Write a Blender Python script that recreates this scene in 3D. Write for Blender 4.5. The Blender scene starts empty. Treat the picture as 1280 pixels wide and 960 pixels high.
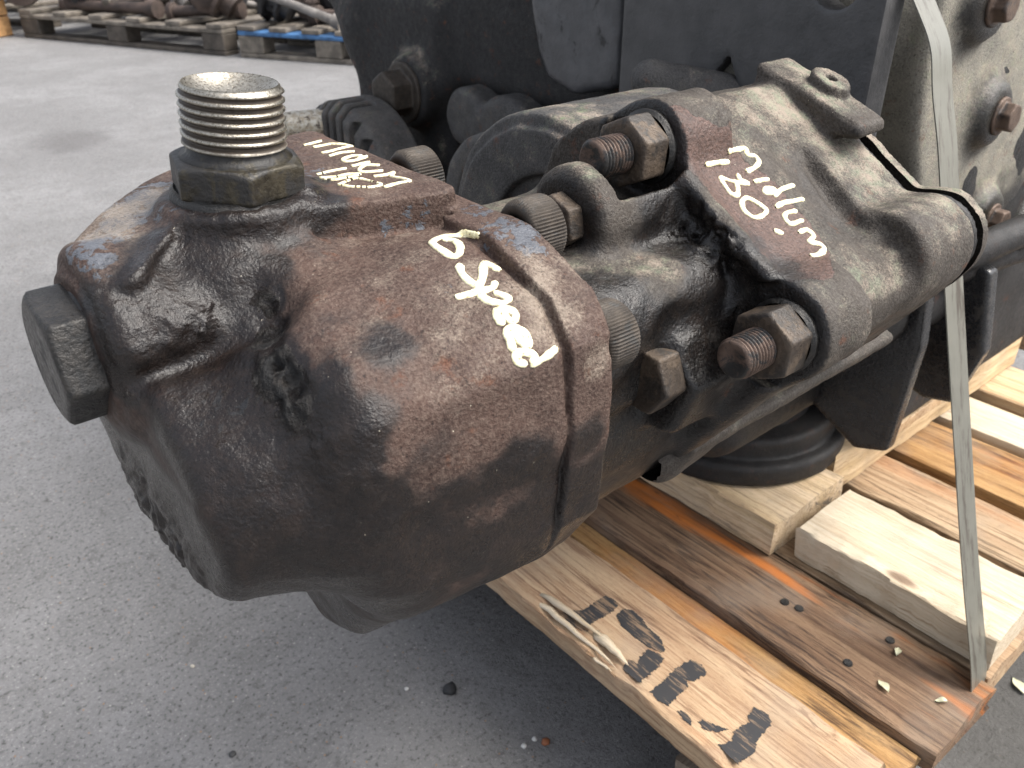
import bpy, bmesh, math, random
import numpy as np
from mathutils import Matrix, Vector, Euler
from mathutils.bvhtree import BVHTree
random.seed(7)
rng = np.random.RandomState(11)
SC = bpy.context.scene
COL = SC.collection
R = math.radians

# ------------------------------------------------------------------ camera
cam_d = bpy.data.cameras.new('camera'); cam = bpy.data.objects.new('camera', cam_d); COL.objects.link(cam)
YA, PI_ = R(49.8), R(30)
fh = Vector((math.cos(YA), math.sin(YA), 0)); rt = Vector((math.sin(YA), -math.cos(YA), 0))
fw = math.cos(PI_)*fh - math.sin(PI_)*Vector((0, 0, 1)); up = rt.cross(fw)
m = Matrix((rt, up, -fw)).transposed().to_4x4(); m.translation = (0, 0, .70)
cam.matrix_world = m
cam_d.sensor_width = 36; cam_d.lens = 36*1065/1280
cam_d.clip_start = .02; cam_d.clip_end = 200
cam_d.dof.use_dof = True; cam_d.dof.focus_distance = .37; cam_d.dof.aperture_fstop = 25
SC.camera = cam
# ------------------------------------------------------------------ light
w = bpy.data.worlds.new('World'); SC.world = w; w.use_nodes = True
nt = w.node_tree; bg = nt.nodes['Background']
sky = nt.nodes.new('ShaderNodeTexSky'); sky.sky_type = 'NISHITA'; sky.sun_disc = False
SUN = Vector((.38, -.42, .82)).normalized()
sky.sun_elevation = math.asin(SUN.z); sky.sun_rotation = math.atan2(SUN.x, SUN.y)
sky.air_density = .8; sky.dust_density = 4.0; sky.ozone_density = .3
hs_ = nt.nodes.new('ShaderNodeHueSaturation'); hs_.inputs['Saturation'].default_value = .40   # bright overcast: little colour left in the sky
nt.links.new(sky.outputs[0], hs_.inputs['Color']); nt.links.new(hs_.outputs[0], bg.inputs[0]); bg.inputs[1].default_value = .105
sd = bpy.data.lights.new('sun', 'SUN'); sd.energy = 1.2; sd.angle = R(34); sd.color = (1, .965, .90)
sun = bpy.data.objects.new('sun', sd); COL.objects.link(sun)
sun.rotation_euler = SUN.to_track_quat('Z', 'Y').to_euler()
SC.view_settings.view_transform = 'Standard'; SC.view_settings.look = 'None'
SC.view_settings.gamma = 1; SC.view_settings.use_curve_mapping = False
SC.view_settings.exposure = 1.75

# ------------------------------------------------------------------ node helpers
class NB:
    def __init__(s, name):
        s.m = bpy.data.materials.new(name); s.m.use_nodes = True; s.t = s.m.node_tree
        s.b = s.t.nodes['Principled BSDF']; s.tc = s.n('ShaderNodeTexCoord')
        s.P = s.tc.outputs['Object']
    def n(s, k, **kw):
        x = s.t.nodes.new(k)
        for a, b in kw.items(): setattr(x, a, b)
        return x
    def put(s, sock, v):
        if hasattr(v, 'links'): s.t.links.new(v, sock)
        elif isinstance(v, (tuple, list)) and len(v) == 3 and sock.type == 'RGBA': sock.default_value = (*v, 1)
        else: sock.default_value = v
    def noise(s, scale, detail=4, rough=.55, vec=None, dist=0, off=None):
        x = s.n('ShaderNodeTexNoise'); x.inputs['Scale'].default_value = scale
        x.inputs['Detail'].default_value = detail; x.inputs['Roughness'].default_value = rough
        x.inputs['Distortion'].default_value = dist
        s.put(x.inputs['Vector'], vec if vec is not None else s.P)
        return x.outputs['Fac']
    def vor(s, scale, vec=None, feat='F1', out='Distance', rand=1):
        x = s.n('ShaderNodeTexVoronoi', feature=feat); x.inputs['Scale'].default_value = scale
        x.inputs['Randomness'].default_value = rand
        s.put(x.inputs['Vector'], vec if vec is not None else s.P); return x.outputs[out]
    def mp(s, scale=(1, 1, 1), rot=(0, 0, 0), loc=(0, 0, 0), vec=None):
        x = s.n('ShaderNodeMapping'); x.inputs['Scale'].default_value = scale
        x.inputs['Rotation'].default_value = rot; x.inputs['Location'].default_value = loc
        s.put(x.inputs['Vector'], vec if vec is not None else s.P); return x.outputs[0]
    def math(s, op, a, b=0, c=0, clamp=False):
        x = s.n('ShaderNodeMath', operation=op, use_clamp=clamp)
        for i, v in enumerate((a, b, c)): s.put(x.inputs[i], v)
        return x.outputs[0]
    def ss(s, v, lo, hi, a=0, b=1):
        x = s.n('ShaderNodeMapRange', interpolation_type='SMOOTHSTEP')
        s.put(x.inputs['Value'], v); s.put(x.inputs['From Min'], lo); s.put(x.inputs['From Max'], hi)
        s.put(x.inputs['To Min'], a); s.put(x.inputs['To Max'], b); return x.outputs[0]
    def mix(s, f, a, b, mode='MIX'):
        x = s.n('ShaderNodeMix', data_type='RGBA', blend_type=mode)
        s.put(x.inputs[0], f); s.put(x.inputs[6], a); s.put(x.inputs[7], b); return x.outputs[2]
    def mixf(s, f, a, b):
        x = s.n('ShaderNodeMix', data_type='FLOAT')
        s.put(x.inputs[0], f); s.put(x.inputs[2], a); s.put(x.inputs[3], b); return x.outputs[0]
    def attr(s, name):
        a = s.n('ShaderNodeAttribute', attribute_name=name)
        sp = s.n('ShaderNodeSeparateColor'); s.t.links.new(a.outputs['Color'], sp.inputs[0]); return sp.outputs
    def bump(s, h, dist, strength=1, prev=None):
        x = s.n('ShaderNodeBump'); x.inputs['Distance'].default_value = dist; x.inputs['Strength'].default_value = strength
        s.put(x.inputs['Height'], h)
        if prev is not None: s.put(x.inputs['Normal'], prev)
        return x.outputs[0]
    def out(s, col=None, rough=None, metal=None, nrm=None, spec=None, coat=None):
        for k, v in (('Base Color', col), ('Roughness', rough), ('Metallic', metal), ('Normal', nrm), ('Specular IOR Level', spec), ('Coat Weight', coat)):
            if v is not None: s.put(s.b.inputs[k], v)
        return s.m

def m_cast(name, c_dark, c_mid, c_light, dustc=(.33, .30, .20), grease_rough=.24, bumps=1.0, bare=None, dust2=(.19, .235, .13)):
    """rusty sand casting: attribute 'mask' R = grease, G = pale dust, B = old blue grey paint, also tinted sheen"""
    b = NB(name); A = b.attr('mask')
    n1 = b.noise(28, 5, .6); n2 = b.noise(160, 4, .65); n3 = b.noise(700, 3, .6)
    col = b.mix(b.ss(n1, .30, .70), c_dark, c_mid)
    col = b.mix(b.math('MULTIPLY', b.ss(b.noise(700, 5, .75), .40, .70), .7), col, c_light)
    col = b.mix(b.math('MULTIPLY', b.ss(b.noise(230, 6, .72), .50, .70), .3), col, c_light)
    col = b.mix(b.math('MULTIPLY', b.ss(b.noise(75, 5, .7), .58, .72), .5), col, (.13, .045, .019))
    # blue grey paint that survives in flakes
    fl = b.ss(b.math('ADD', b.math('MULTIPLY', A[2], 1.0), b.math('MULTIPLY', b.math('SUBTRACT', b.noise(210, 5, .7, dist=.6), .5), .7 if bare else 2.2)), .50, .56)
    if not bare: col = b.mix(fl, col, b.mix(n2, (.055, .060, .072), (.125, .132, .148)))
    # dust
    du = b.ss(b.math('ADD', A[1], b.math('ADD', b.math('MULTIPLY', b.math('SUBTRACT', b.noise(900, 5, .8), .5), 1.2), b.math('MULTIPLY', b.math('SUBTRACT', b.noise(70, 4, .6), .5), 1.0))), .24, .78)
    dcol = b.mix(b.ss(b.noise(55, 4, .6), .4, .62), dustc, dust2)
    dcol = b.mix(b.ss(n2, .35, .6), dcol, (.30, .25, .20))
    col = b.mix(b.math('MULTIPLY', du, .85), col, dcol)
    if bare:
        col = b.mix(fl, col, b.mix(b.ss(b.noise(500, 4, .7), .35, .7), bare, tuple(c*1.9 for c in bare)))
        edge = b.math('MULTIPLY', b.ss(fl, .02, .3), b.ss(fl, .95, .5))
        col = b.mix(b.math('MULTIPLY', edge, .85), col, (.012, .011, .010))
    # pits
    pit = b.math('MAXIMUM', b.ss(n3, .36, .30), b.math('MULTIPLY', b.ss(b.noise(380, 4, .7), .40, .33), .8))
    col = b.mix(b.math('MULTIPLY', pit, .7), col, (.012, .009, .008))
    sp = b.ss(b.vor(420, rand=1), .11, .05)
    spm = b.math('MULTIPLY', sp, b.ss(b.noise(60, 2), .52, .6))
    col = b.mix(b.math('MULTIPLY', spm, .8), col, (.01, .009, .008))
    # grease: thin oily film, thick wet coat, dry crust
    gn = b.noise(140, 6, .72, dist=.8); gw = b.noise(48, 5, .6); gf = b.noise(420, 4, .7)
    a0 = b.math('ADD', A[0], b.math('ADD', b.math('MULTIPLY', b.math('SUBTRACT', gw, .5), .95), b.math('MULTIPLY', b.math('SUBTRACT', gf, .5), .45)))
    film = b.ss(a0, .14, .84)
    crust = b.ss(b.math('ADD', A[0], b.math('MULTIPLY', b.math('SUBTRACT', gn, .5), 1.0)), 1.10, 1.30)
    col = b.mix(b.math('MULTIPLY', film, .92), col, b.mix(b.ss(gn, .4, .7), (.0032, .0031, .0036), (.012, .0082, .0065)))
    gcol = b.mix(b.ss(b.noise(240, 4, .6), .45, .72), (.006, .0058, .006), (.026, .022, .019))
    col = b.mix(crust, col, gcol)
    # stray pale lint and grit
    lint = b.ss(b.vor(150, b.mp((1, 2.2, 1), (.3, .2, .6))), .045, .03)
    col = b.mix(b.math('MULTIPLY', lint, b.ss(b.noise(33, 2), .5, .56)), col, (.42, .38, .30))
    rg = b.ss(n2, .3, .7, .55, .78)
    grr = b.ss(gf, .3, .7, grease_rough+.12, grease_rough + .30)
    rough = b.mixf(film, rg, grr)
    wet = b.ss(a0, .62, 1.0)
    rough = b.mixf(b.math('MULTIPLY', wet, .8), rough, b.ss(gf, .35, .65, .13, .30))
    rough = b.mixf(crust, rough, b.ss(gf, .3, .7, .28, .60))
    rough = b.mixf(fl, rough, .45)
    hb = b.math('ADD', b.math('MULTIPLY', n3, .9), b.math('MULTIPLY', n2, .5))
    hb = b.math('MULTIPLY', b.math('ADD', hb, b.math('MULTIPLY', b.noise(1500, 2), .25)), b.mixf(film, 1, .35))
    nr = b.bump(hb, .0012*bumps, .7)
    nr = b.bump(fl, .00025, .8, nr)
    nr = b.bump(b.math('MULTIPLY', film, b.math('ADD', b.math('MULTIPLY', b.noise(620, 4, .65), 1.0), b.math('MULTIPLY', b.noise(170, 3), .9))), .0009, .65, nr)
    gh = b.math('MULTIPLY', crust, b.math('ADD', b.math('MULTIPLY', gn, 1.2), b.math('MULTIPLY', b.noise(520, 5, .75), .7)))
    nr = b.bump(gh, .0026, .7, nr)
    return b.out(col, rough, b.mixf(film, .10, 0.0), nr, spec=b.mixf(film, .3, .42))

def m_metal(name, c1, c2, rough=.5, metal=.6, dirt=(.02, .018, .016), dirt_amt=.5, scale=120, bump=.0004, spec=.5):
    b = NB(name)
    n = b.noise(scale, 5, .65); n2 = b.noise(scale*4, 4, .7)
    col = b.mix(b.ss(n, .35, .65), c1, c2)
    d = b.ss(b.noise(scale*.7, 6, .7, dist=.5), .62 - dirt_amt*.3, .72 - dirt_amt*.3)
    col = b.mix(d, col, dirt)
    nr = b.bump(b.math('ADD', n2, b.math('MULTIPLY', n, .6)), bump, .7)
    return b.out(col, b.mixf(d, b.ss(n2, .3, .7, rough - .08, rough + .14), .55), b.mixf(d, metal, 0), nr, spec)

def m_wood(name, c1, c2, c3, stain=(.05, .03, .02), stain_amt=.3, orange=0., seed=0, axis='Y', grain=1.0, rough=.75):
    """timber: long grain along one axis, dark streaks, stains"""
    b = NB(name)
    oi = b.n('ShaderNodeObjectInfo'); off = b.math('MULTIPLY', oi.outputs['Random'], 7.0)
    cmb = b.n('ShaderNodeCombineXYZ'); b.put(cmb.inputs[0], off); b.put(cmb.inputs[1], off); b.put(cmb.inputs[2], seed*1.37)
    va = b.n('ShaderNodeVectorMath', operation='ADD'); b.put(va.inputs[0], b.P); b.put(va.inputs[1], cmb.outputs[0])
    sc = (1, .045, 1) if axis == 'Y' else (.045, 1, 1)
    sc2 = (1, .14, 1) if axis == 'Y' else (.14, 1, 1)
    g = b.mp(sc, vec=va.outputs[0]); g2 = b.mp(sc2, vec=va.outputs[0])
    gn = b.noise(190, 5, .65, g, dist=1.2); gf = b.noise(900, 3, .6, g2); gl = b.noise(32, 4, .6, g, dist=2)
    col = b.mix(b.ss(gl, .35, .65), c1, c2)
    col = b.mix(b.math('MULTIPLY', b.ss(gn, .45, .66), .75*grain), col, c3)
    col = b.mix(b.math('MULTIPLY', b.ss(gf, .52, .7), .30*grain), col, (c3[0]*.5, c3[1]*.45, c3[2]*.4))
    st = b.ss(b.math('ADD', b.noise(16, 6, .7, g2, dist=1.0), b.math('MULTIPLY', b.math('SUBTRACT', gn, .5), .5)), .66 - .25*stain_amt, .80 - .25*stain_amt)
    col = b.mix(b.math('MULTIPLY', st, .85), col, stain)
    if orange:
        o = b.ss(b.noise(20, 4, .6, b.mp((1, .12, 1), vec=va.outputs[0])), .55, .66)
        col = b.mix(b.math('MULTIPLY', o, orange), col, (.46, .14, .022))
    kn = b.ss(b.vor(13, b.mp((1, .4, 1), vec=va.outputs[0])), .10, .05)
    col = b.mix(b.math('MULTIPLY', kn, .7), col, (.10, .04, .018))
    dk = b.ss(b.noise(130, 6, .78, b.mp((1, .35, 1) if axis == 'Y' else (.35, 1, 1), vec=va.outputs[0])), .57, .70)
    col = b.mix(b.math('MULTIPLY', dk, .25+.5*stain_amt), col, (stain[0]*1.3, stain[1]*1.3, stain[2]*1.3))
    gz = b.ss(b.noise(9, 4, .6, vec=va.outputs[0]), .45, .65)
    col = b.mix(b.math('MULTIPLY', gz, .30), col, (.24, .21, .175))
    nr = b.bump(b.math('ADD', b.math('ADD', gn, b.math('MULTIPLY', gf, .6)), b.math('MULTIPLY', b.noise(55, 4, .6, g2), .8)), .0016, .85)
    return b.out(col, b.ss(gn, .3, .7, rough - .1, rough + .12), 0, nr, spec=.3)

# ------------------------------------------------------------------ numpy fields
L = rng.rand(32, 32, 32).astype(np.float32)
def vn(x, y, z, s):
    """value noise in -1..1"""
    x = x*s; y = y*s; z = z*s
    xi = np.floor(x).astype(np.int32); yi = np.floor(y).astype(np.int32); zi = np.floor(z).astype(np.int32)
    fx = (x-xi).astype(np.float32); fy = (y-yi).astype(np.float32); fz = (z-zi).astype(np.float32)
    fx = fx*fx*(3-2*fx); fy = fy*fy*(3-2*fy); fz = fz*fz*(3-2*fz)
    a, b2 = xi & 31, (xi+1) & 31; c, d = yi & 31, (yi+1) & 31; e, g = zi & 31, (zi+1) & 31
    def l(i, j, k): return L[i, j, k]
    v0 = (l(a, c, e)*(1-fx)+l(b2, c, e)*fx)*(1-fy)+(l(a, d, e)*(1-fx)+l(b2, d, e)*fx)*fy
    v1 = (l(a, c, g)*(1-fx)+l(b2, c, g)*fx)*(1-fy)+(l(a, d, g)*(1-fx)+l(b2, d, g)*fx)*fy
    return (v0*(1-fz)+v1*fz)*2-1
def fbm(x, y, z, s, o=3):
    r, a = 0, 1
    for i in range(o): r = r + a*vn(x+i*3.1, y+i*1.7, z+i*.9, s); s *= 2.03; a *= .5
    return r
def smin(a, b, k):
    h = np.clip(.5+.5*(b-a)/k, 0, 1); return b+(a-b)*h-k*h*(1-h)
def smax(a, b, k): return -smin(-a, -b, k)
def inset(V, r):
    V = np.array(V, float); n = len(V)
    area = .5*sum(V[i][0]*V[(i+1) % n][1]-V[(i+1) % n][0]*V[i][1] for i in range(n))
    if area < 0: V = V[::-1]
    out = []
    for i in range(n):
        p0, p1, p2 = V[i-1], V[i], V[(i+1) % n]
        d1 = (p1-p0)/np.linalg.norm(p1-p0); d2 = (p2-p1)/np.linalg.norm(p2-p1)
        n1 = np.array([-d1[1], d1[0]]); n2 = np.array([-d2[1], d2[0]])
        b = n1+n2; den = max(.25, 1+n1@n2); out.append(p1+b*r/den)
    return np.array(out)
def poly(u, v, V):
    V = np.asarray(V, np.float32); n = len(V)
    d = np.full(u.shape, 1e9, np.float32); s = np.ones(u.shape, np.float32)
    for i in range(n):
        ax, ay = V[i]; bx, by = V[i-1]
        ex, ey = bx-ax, by-ay; wx, wy = u-ax, v-ay
        t = np.clip((wx*ex+wy*ey)/(ex*ex+ey*ey), 0, 1)
        d = np.minimum(d, (wx-ex*t)**2+(wy-ey*t)**2)
        c1 = v >= ay; c2 = v < by; c3 = ex*wy > ey*wx
        s = np.where((c1 & c2 & c3) | (~c1 & ~c2 & ~c3), -s, s)
    return s*np.sqrt(d)
def ext(d2, wv, a, b, r):
    q1 = d2+r; q2 = np.abs(wv-(a+b)/2)-(b-a)/2+r
    return np.minimum(np.maximum(q1, q2), 0)+np.sqrt(np.maximum(q1, 0)**2+np.maximum(q2, 0)**2)-r
def exx(x, y, z, V, a, b, r=.003, rc=.0):
    d2 = poly(y, z, inset(V, rc))-rc if rc else poly(y, z, V); return ext(d2, x, a, b, r)
def exz(x, y, z, V, a, b, r=.003, rc=.0):
    d2 = poly(x, y, inset(V, rc))-rc if rc else poly(x, y, V); return ext(d2, z, a, b, r)
def cyx(x, y, z, cy, cz, rad, a, b, r=.003): return ext(np.hypot(y-cy, z-cz)-rad, x, a, b, r)
def cyy(x, y, z, cx, cz, rad, a, b, r=.003): return ext(np.hypot(x-cx, z-cz)-rad, y, a, b, r)
def cyz(x, y, z, cx, cy, rad, a, b, r=.003): return ext(np.hypot(x-cx, y-cy)-rad, z, a, b, r)
def ell(x, y, z, c, rad):
    a = (x-c[0])/rad[0]; b = (y-c[1])/rad[1]; d = (z-c[2])/rad[2]
    k = np.sqrt(a*a+b*b+d*d); return (k-1)*min(rad)
def cap(x, y, z, p, q, r):
    p = np.array(p); q = np.array(q); e = q-p
    t = np.clip(((x-p[0])*e[0]+(y-p[1])*e[1]+(z-p[2])*e[2])/(e@e), 0, 1)
    return np.sqrt((x-p[0]-e[0]*t)**2+(y-p[1]-e[1]*t)**2+(z-p[2]-e[2]*t)**2)-r
def box(x, y, z, lo, hi, r=.003):
    q = [np.abs(c-(a+b)/2)-(b-a)/2+r for c, a, b in zip((x, y, z), lo, hi)]
    return np.minimum(np.maximum(np.maximum(q[0], q[1]), q[2]), 0)+np.sqrt(sum(np.maximum(k, 0)**2 for k in q))-r

def sdf_mesh(fn, lo, hi, h):
    """surface nets on a block-sparse grid"""
    lo = np.array(lo, np.float32); B = 8
    nb = np.ceil((np.array(hi)-lo)/(h*B)).astype(int); N = nb*B
    bc = np.stack(np.meshgrid(*[np.arange(k) for k in nb], indexing='ij'), -1).reshape(-1, 3)
    ctr = lo+(bc*B+B/2-.5)*h
    dc = fn(ctr[:, 0], ctr[:, 1], ctr[:, 2])
    G = np.repeat(np.repeat(np.repeat(np.sign(dc).reshape(nb).astype(np.float32)*h*4, B, 0), B, 1), B, 2)
    act = bc[np.abs(dc) < h*B*.9*1.35+.003]
    o = np.stack(np.meshgrid(*[np.arange(B)]*3, indexing='ij'), -1).reshape(-1, 3)
    CH = 4000
    for s in range(0, len(act), CH):
        I = (act[s:s+CH, None, :]*B+o[None]).reshape(-1, 3)
        Pp = lo+I*np.float32(h)
        G[I[:, 0], I[:, 1], I[:, 2]] = fn(Pp[:, 0], Pp[:, 1], Pp[:, 2])
    ins = G < 0
    c = np.zeros(tuple(N-1), np.int8)
    for dx in (0, 1):
        for dy in (0, 1):
            for dz in (0, 1):
                c += ins[dx:N[0]-1+dx, dy:N[1]-1+dy, dz:N[2]-1+dz]
    cells = np.argwhere((c > 0) & (c < 8))
    idx = np.full(tuple(N-1), -1, np.int32); idx[tuple(cells.T)] = np.arange(len(cells))
    acc = np.zeros((len(cells), 3), np.float32); cnt = np.zeros(len(cells), np.float32)
    cor = [(i, j, k) for i in (0, 1) for j in (0, 1) for k in (0, 1)]
    for a in cor:
        for ax in range(3):
            if a[ax]: continue
            b = list(a); b[ax] = 1
            va = G[cells[:, 0]+a[0], cells[:, 1]+a[1], cells[:, 2]+a[2]]
            vb = G[cells[:, 0]+b[0], cells[:, 1]+b[1], cells[:, 2]+b[2]]
            mk = (va < 0) != (vb < 0)
            t = np.where(mk, va/np.where(mk, va-vb, 1), 0)
            pt = np.zeros((len(cells), 3), np.float32)+np.array(a, np.float32); pt[:, ax] += t
            acc += pt*mk[:, None]; cnt += mk
    V = lo+(cells+acc/cnt[:, None])*h
    Fs = []
    for ax in range(3):
        u, v = (ax+1) % 3, (ax+2) % 3
        sl0 = [slice(None)]*3; sl1 = [slice(None)]*3; sl0[ax] = slice(0, -1); sl1[ax] = slice(1, None)
        e = np.argwhere(ins[tuple(sl0)] != ins[tuple(sl1)])
        e = e[(e[:, u] > 0) & (e[:, v] > 0) & (e[:, u] < N[u]-1) & (e[:, v] < N[v]-1) & (e[:, ax] < N[ax]-1)]
        def at(du, dv):
            q = e.copy(); q[:, u] -= du; q[:, v] -= dv; return idx[q[:, 0], q[:, 1], q[:, 2]]
        q = np.stack([at(1, 1), at(0, 1), at(0, 0), at(1, 0)], 1)
        s = ins[e[:, 0], e[:, 1], e[:, 2]]
        q[~s] = q[~s][:, ::-1]; Fs.append(q)
    F = np.concatenate(Fs); F = F[(F >= 0).all(1)]
    return V.astype(np.float64), F

# ------------------------------------------------------------------ object helpers
def thing(name, label, cat, loc=(0, 0, 0), group=None):
    o = bpy.data.objects.new(name, None); COL.objects.link(o); o.location = loc; o.empty_display_size = .05
    o['label'] = label; o['category'] = cat
    if group: o['group'] = group
    return o
def tag(o, label=None, cat=None, group=None, kind=None):
    for k, v in (('label', label), ('category', cat), ('group', group), ('kind', kind)):
        if v: o[k] = v
    return o
def adopt(o, parent):
    o.parent = parent
    if parent.parent is None: o.matrix_parent_inverse = Matrix.Translation(-parent.location)
def mobj(name, V, F, mat, parent=None, smooth=True, mask=None):
    me = bpy.data.meshes.new(name)
    V = np.asarray(V, np.float32)
    if isinstance(F, np.ndarray):
        n, k = F.shape
        me.vertices.add(len(V)); me.vertices.foreach_set('co', V.ravel())
        me.loops.add(n*k); me.loops.foreach_set('vertex_index', F.ravel().astype(np.int32))
        me.polygons.add(n); me.polygons.foreach_set('loop_start', np.arange(0, n*k, k, dtype=np.int32))
        me.polygons.foreach_set('loop_total', np.full(n, k, np.int32)); me.update(calc_edges=True)
    else:
        me.from_pydata(V.tolist(), [], F)
    me.polygons.foreach_set('use_smooth', np.full(len(me.polygons), smooth))
    if mask is not None:
        a = me.attributes.new('mask', 'FLOAT_COLOR', 'POINT')
        a.data.foreach_set('color', np.column_stack([mask, np.ones(len(V))]).astype(np.float32).ravel())
    me.materials.append(mat); me.update()
    o = bpy.data.objects.new(name, me); COL.objects.link(o)
    if parent: adopt(o, parent)
    return o
def bm_obj(name, bm, mat, parent=None, smooth=False, bevel=0, seg=2):
    me = bpy.data.meshes.new(name); bm.to_mesh(me); bm.free()
    me.polygons.foreach_set('use_smooth', np.full(len(me.polygons), smooth))
    me.materials.append(mat)
    o = bpy.data.objects.new(name, me); COL.objects.link(o)
    if parent: adopt(o, parent)
    return o
def bx(bm, lo, hi, bev=.0, M=None, seg=2):
    g = bmesh.ops.create_cube(bm, size=1)
    vs = g['verts']
    for v in vs: v.co = Vector([l+(h-l)*(c+.5) for l, h, c in zip(lo, hi, v.co)])
    if bev:
        es = list({e for v in vs for e in v.link_edges})
        r = bmesh.ops.bevel(bm, geom=es, offset=bev, segments=seg, affect='EDGES', profile=.5)
        vs = list({v for f in r['faces'] for v in f.verts}|{v for v in vs if v.is_valid})
    if M is not None:
        for v in vs: v.co = M @ v.co
    return vs
def lathe_x(prof, n=48, helix=None):
    """prof: list of (x, r); axis +X"""
    V, F = [], []
    for (x, r) in prof:
        for k in range(n):
            a = 2*math.pi*k/n; V.append((x, r*math.cos(a), r*math.sin(a)))
    for i in range(len(prof)-1):
        for k in range(n):
            j = (k+1) % n; F.append((i*n+k, i*n+j, (i+1)*n+j, (i+1)*n+k))
    F.append(tuple(range(n)))
    F.append(tuple((len(prof)-1)*n+k for k in range(n))[::-1])
    return V, F
def thread_mesh(rad, length, pitch, depth, n=56, bore=None, wear=.0):
    """helical thread along +X from 0 to length; free end at 0"""
    V, F = [], []; st = 7; m_ = int(length/pitch*st)
    rows = []
    def ring(f):
        i0 = len(V)
        for k in range(n):
            a = 2*math.pi*k/n; x, r = f(k/n); V.append((x, r*math.cos(a), r*math.sin(a)))
        rows.append(i0)
    if bore:
        ring(lambda t: (.0056, .0004)); ring(lambda t: (.0054, bore*.35)); ring(lambda t: (.0046, bore*.62)); ring(lambda t: (.0012, bore*.94)); ring(lambda t: (.0003, bore)); ring(lambda t: (0, bore+.0004))
    else:
        ring(lambda t: (.0012, .0004)); ring(lambda t: (.0004, rad*.45)); ring(lambda t: (0, rad*.74))
    ring(lambda t: (.0001, rad-depth*1.15)); ring(lambda t: (.0007, rad-depth*.75))
    for i in range(1, m_+1):
        x = .0009+i*(length-.0009)/m_
        def f(t, x=x):
            ph = (x/pitch+t) % 1
            tri = abs(ph*2-1); prof = min(1, max(0, (tri-.12)/.66))
            fade = min(1, x/(pitch*.8))
            w2 = 1-wear*max(0, math.sin(t*17+x*900))
            return x, rad-depth*(1-prof*fade*w2)
        ring(f)
    for a, b in zip(rows[:-1], rows[1:]):
        for k in range(n):
            j = (k+1) % n; F.append((a+k, b+k, b+j, a+j))
    F.append(tuple(rows[0]+k for k in range(n)))
    return V, F
def along(P, ax, roll=0):
    """matrix that puts a +X part at P pointing along ax"""
    q = Vector((1, 0, 0)).rotation_difference(Vector(ax).normalized())
    return Matrix.Translation(P) @ q.to_matrix().to_4x4() @ Matrix.Rotation(roll, 4, 'X')
def place(name, VF, M, mat, parent, smooth=True, mask=None):
    V, F = VF
    V = [M @ Vector(v) for v in V]
    return mobj(name, [tuple(v) for v in V], F, mat, parent, smooth, mask)
def hex_mesh(af, length, h=.0007, bore=0, chamfer_both=False, washer=0, wt=.002):
    """hex prism along +X from 0 (free end) to length; rounded, chamfered"""
    ra = af/2
    def fn(x, y, z):
        d = np.full(x.shape, -1, np.float32)
        for k in range(3):
            a = math.pi/3*k+math.pi/6
            d = smax(d, np.abs(y*math.cos(a)+z*math.sin(a))-ra, .0006)
        rr = np.hypot(y, z)
        d = smax(d, np.abs(x-length/2)-length/2, .0008)
        d = smax(d, (rr-ra*1.0-(x-0)*1.75)*.5-.0, .0008)
        if chamfer_both: d = smax(d, (rr-ra-(length-x)*1.75)*.5, .0008)
        if bore: d = smax(d, bore-rr, .0005)
        if washer: d = smin(d, ext(rr-washer, x, length-wt, length, .0006), .0006)
        return d
    r = max(ra*1.2, washer)+.002
    return sdf_mesh(fn, (-.002, -r, -r), (length+.002, r, r), h)
def cap_screw_mesh(rad, length, n=120):
    V, F = [], []
    n = 240; prof = [(0, rad-.0016), (.0006, rad-.0006), (.0016, rad), (length-.003, rad), (length-.001, rad-.0007), (length, rad-.002), (length-.0002, rad*.58), (length-.006, rad*.56), (length-.0065, .0002)]
    for i, (x, r) in enumerate(prof):
        for k in range(n):
            a = 2*math.pi*k/n
            kn = .00055*(1 if (k % 4) < 2 else -1) if i in (2, 3) else 0
            V.append((x, (r+kn)*math.cos(a), (r+kn)*math.sin(a)))
    for i in range(len(prof)-1):
        for k in range(n):
            j = (k+1) % n; F.append((i*n+k, i*n+j, (i+1)*n+j, (i+1)*n+k))
    return V, F
def blobs(V, lst):
    """soft union of round stains (x,y,z,r,strength) sampled at vertices"""
    out = np.zeros(len(V)); big = np.zeros(len(V))
    wob = fbm(V[:, 0], V[:, 1], V[:, 2], 130, 3)*.16
    for (x, y, z, r, s) in lst:
        d = np.sqrt((V[:, 0]-x)**2+(V[:, 1]-y)**2+(V[:, 2]-z)**2)/r+wob
        q = np.clip(1.65-d, 0, 1); q = q*q*(3-2*q)
        if s > 1: big = np.maximum(big, (s-1)*q)
        out = 1-(1-out)*(1-min(s, .97)*q)
    return out+big
def normals(V, F):
    a = V[F[:, 2]]-V[F[:, 0]]; b = V[F[:, 3]]-V[F[:, 1]]; n = np.cross(a, b)
    N = np.zeros_like(V)
    for k in range(4): np.add.at(N, F[:, k], n)
    return N/(np.linalg.norm(N, axis=1, keepdims=True)+1e-12)

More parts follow.
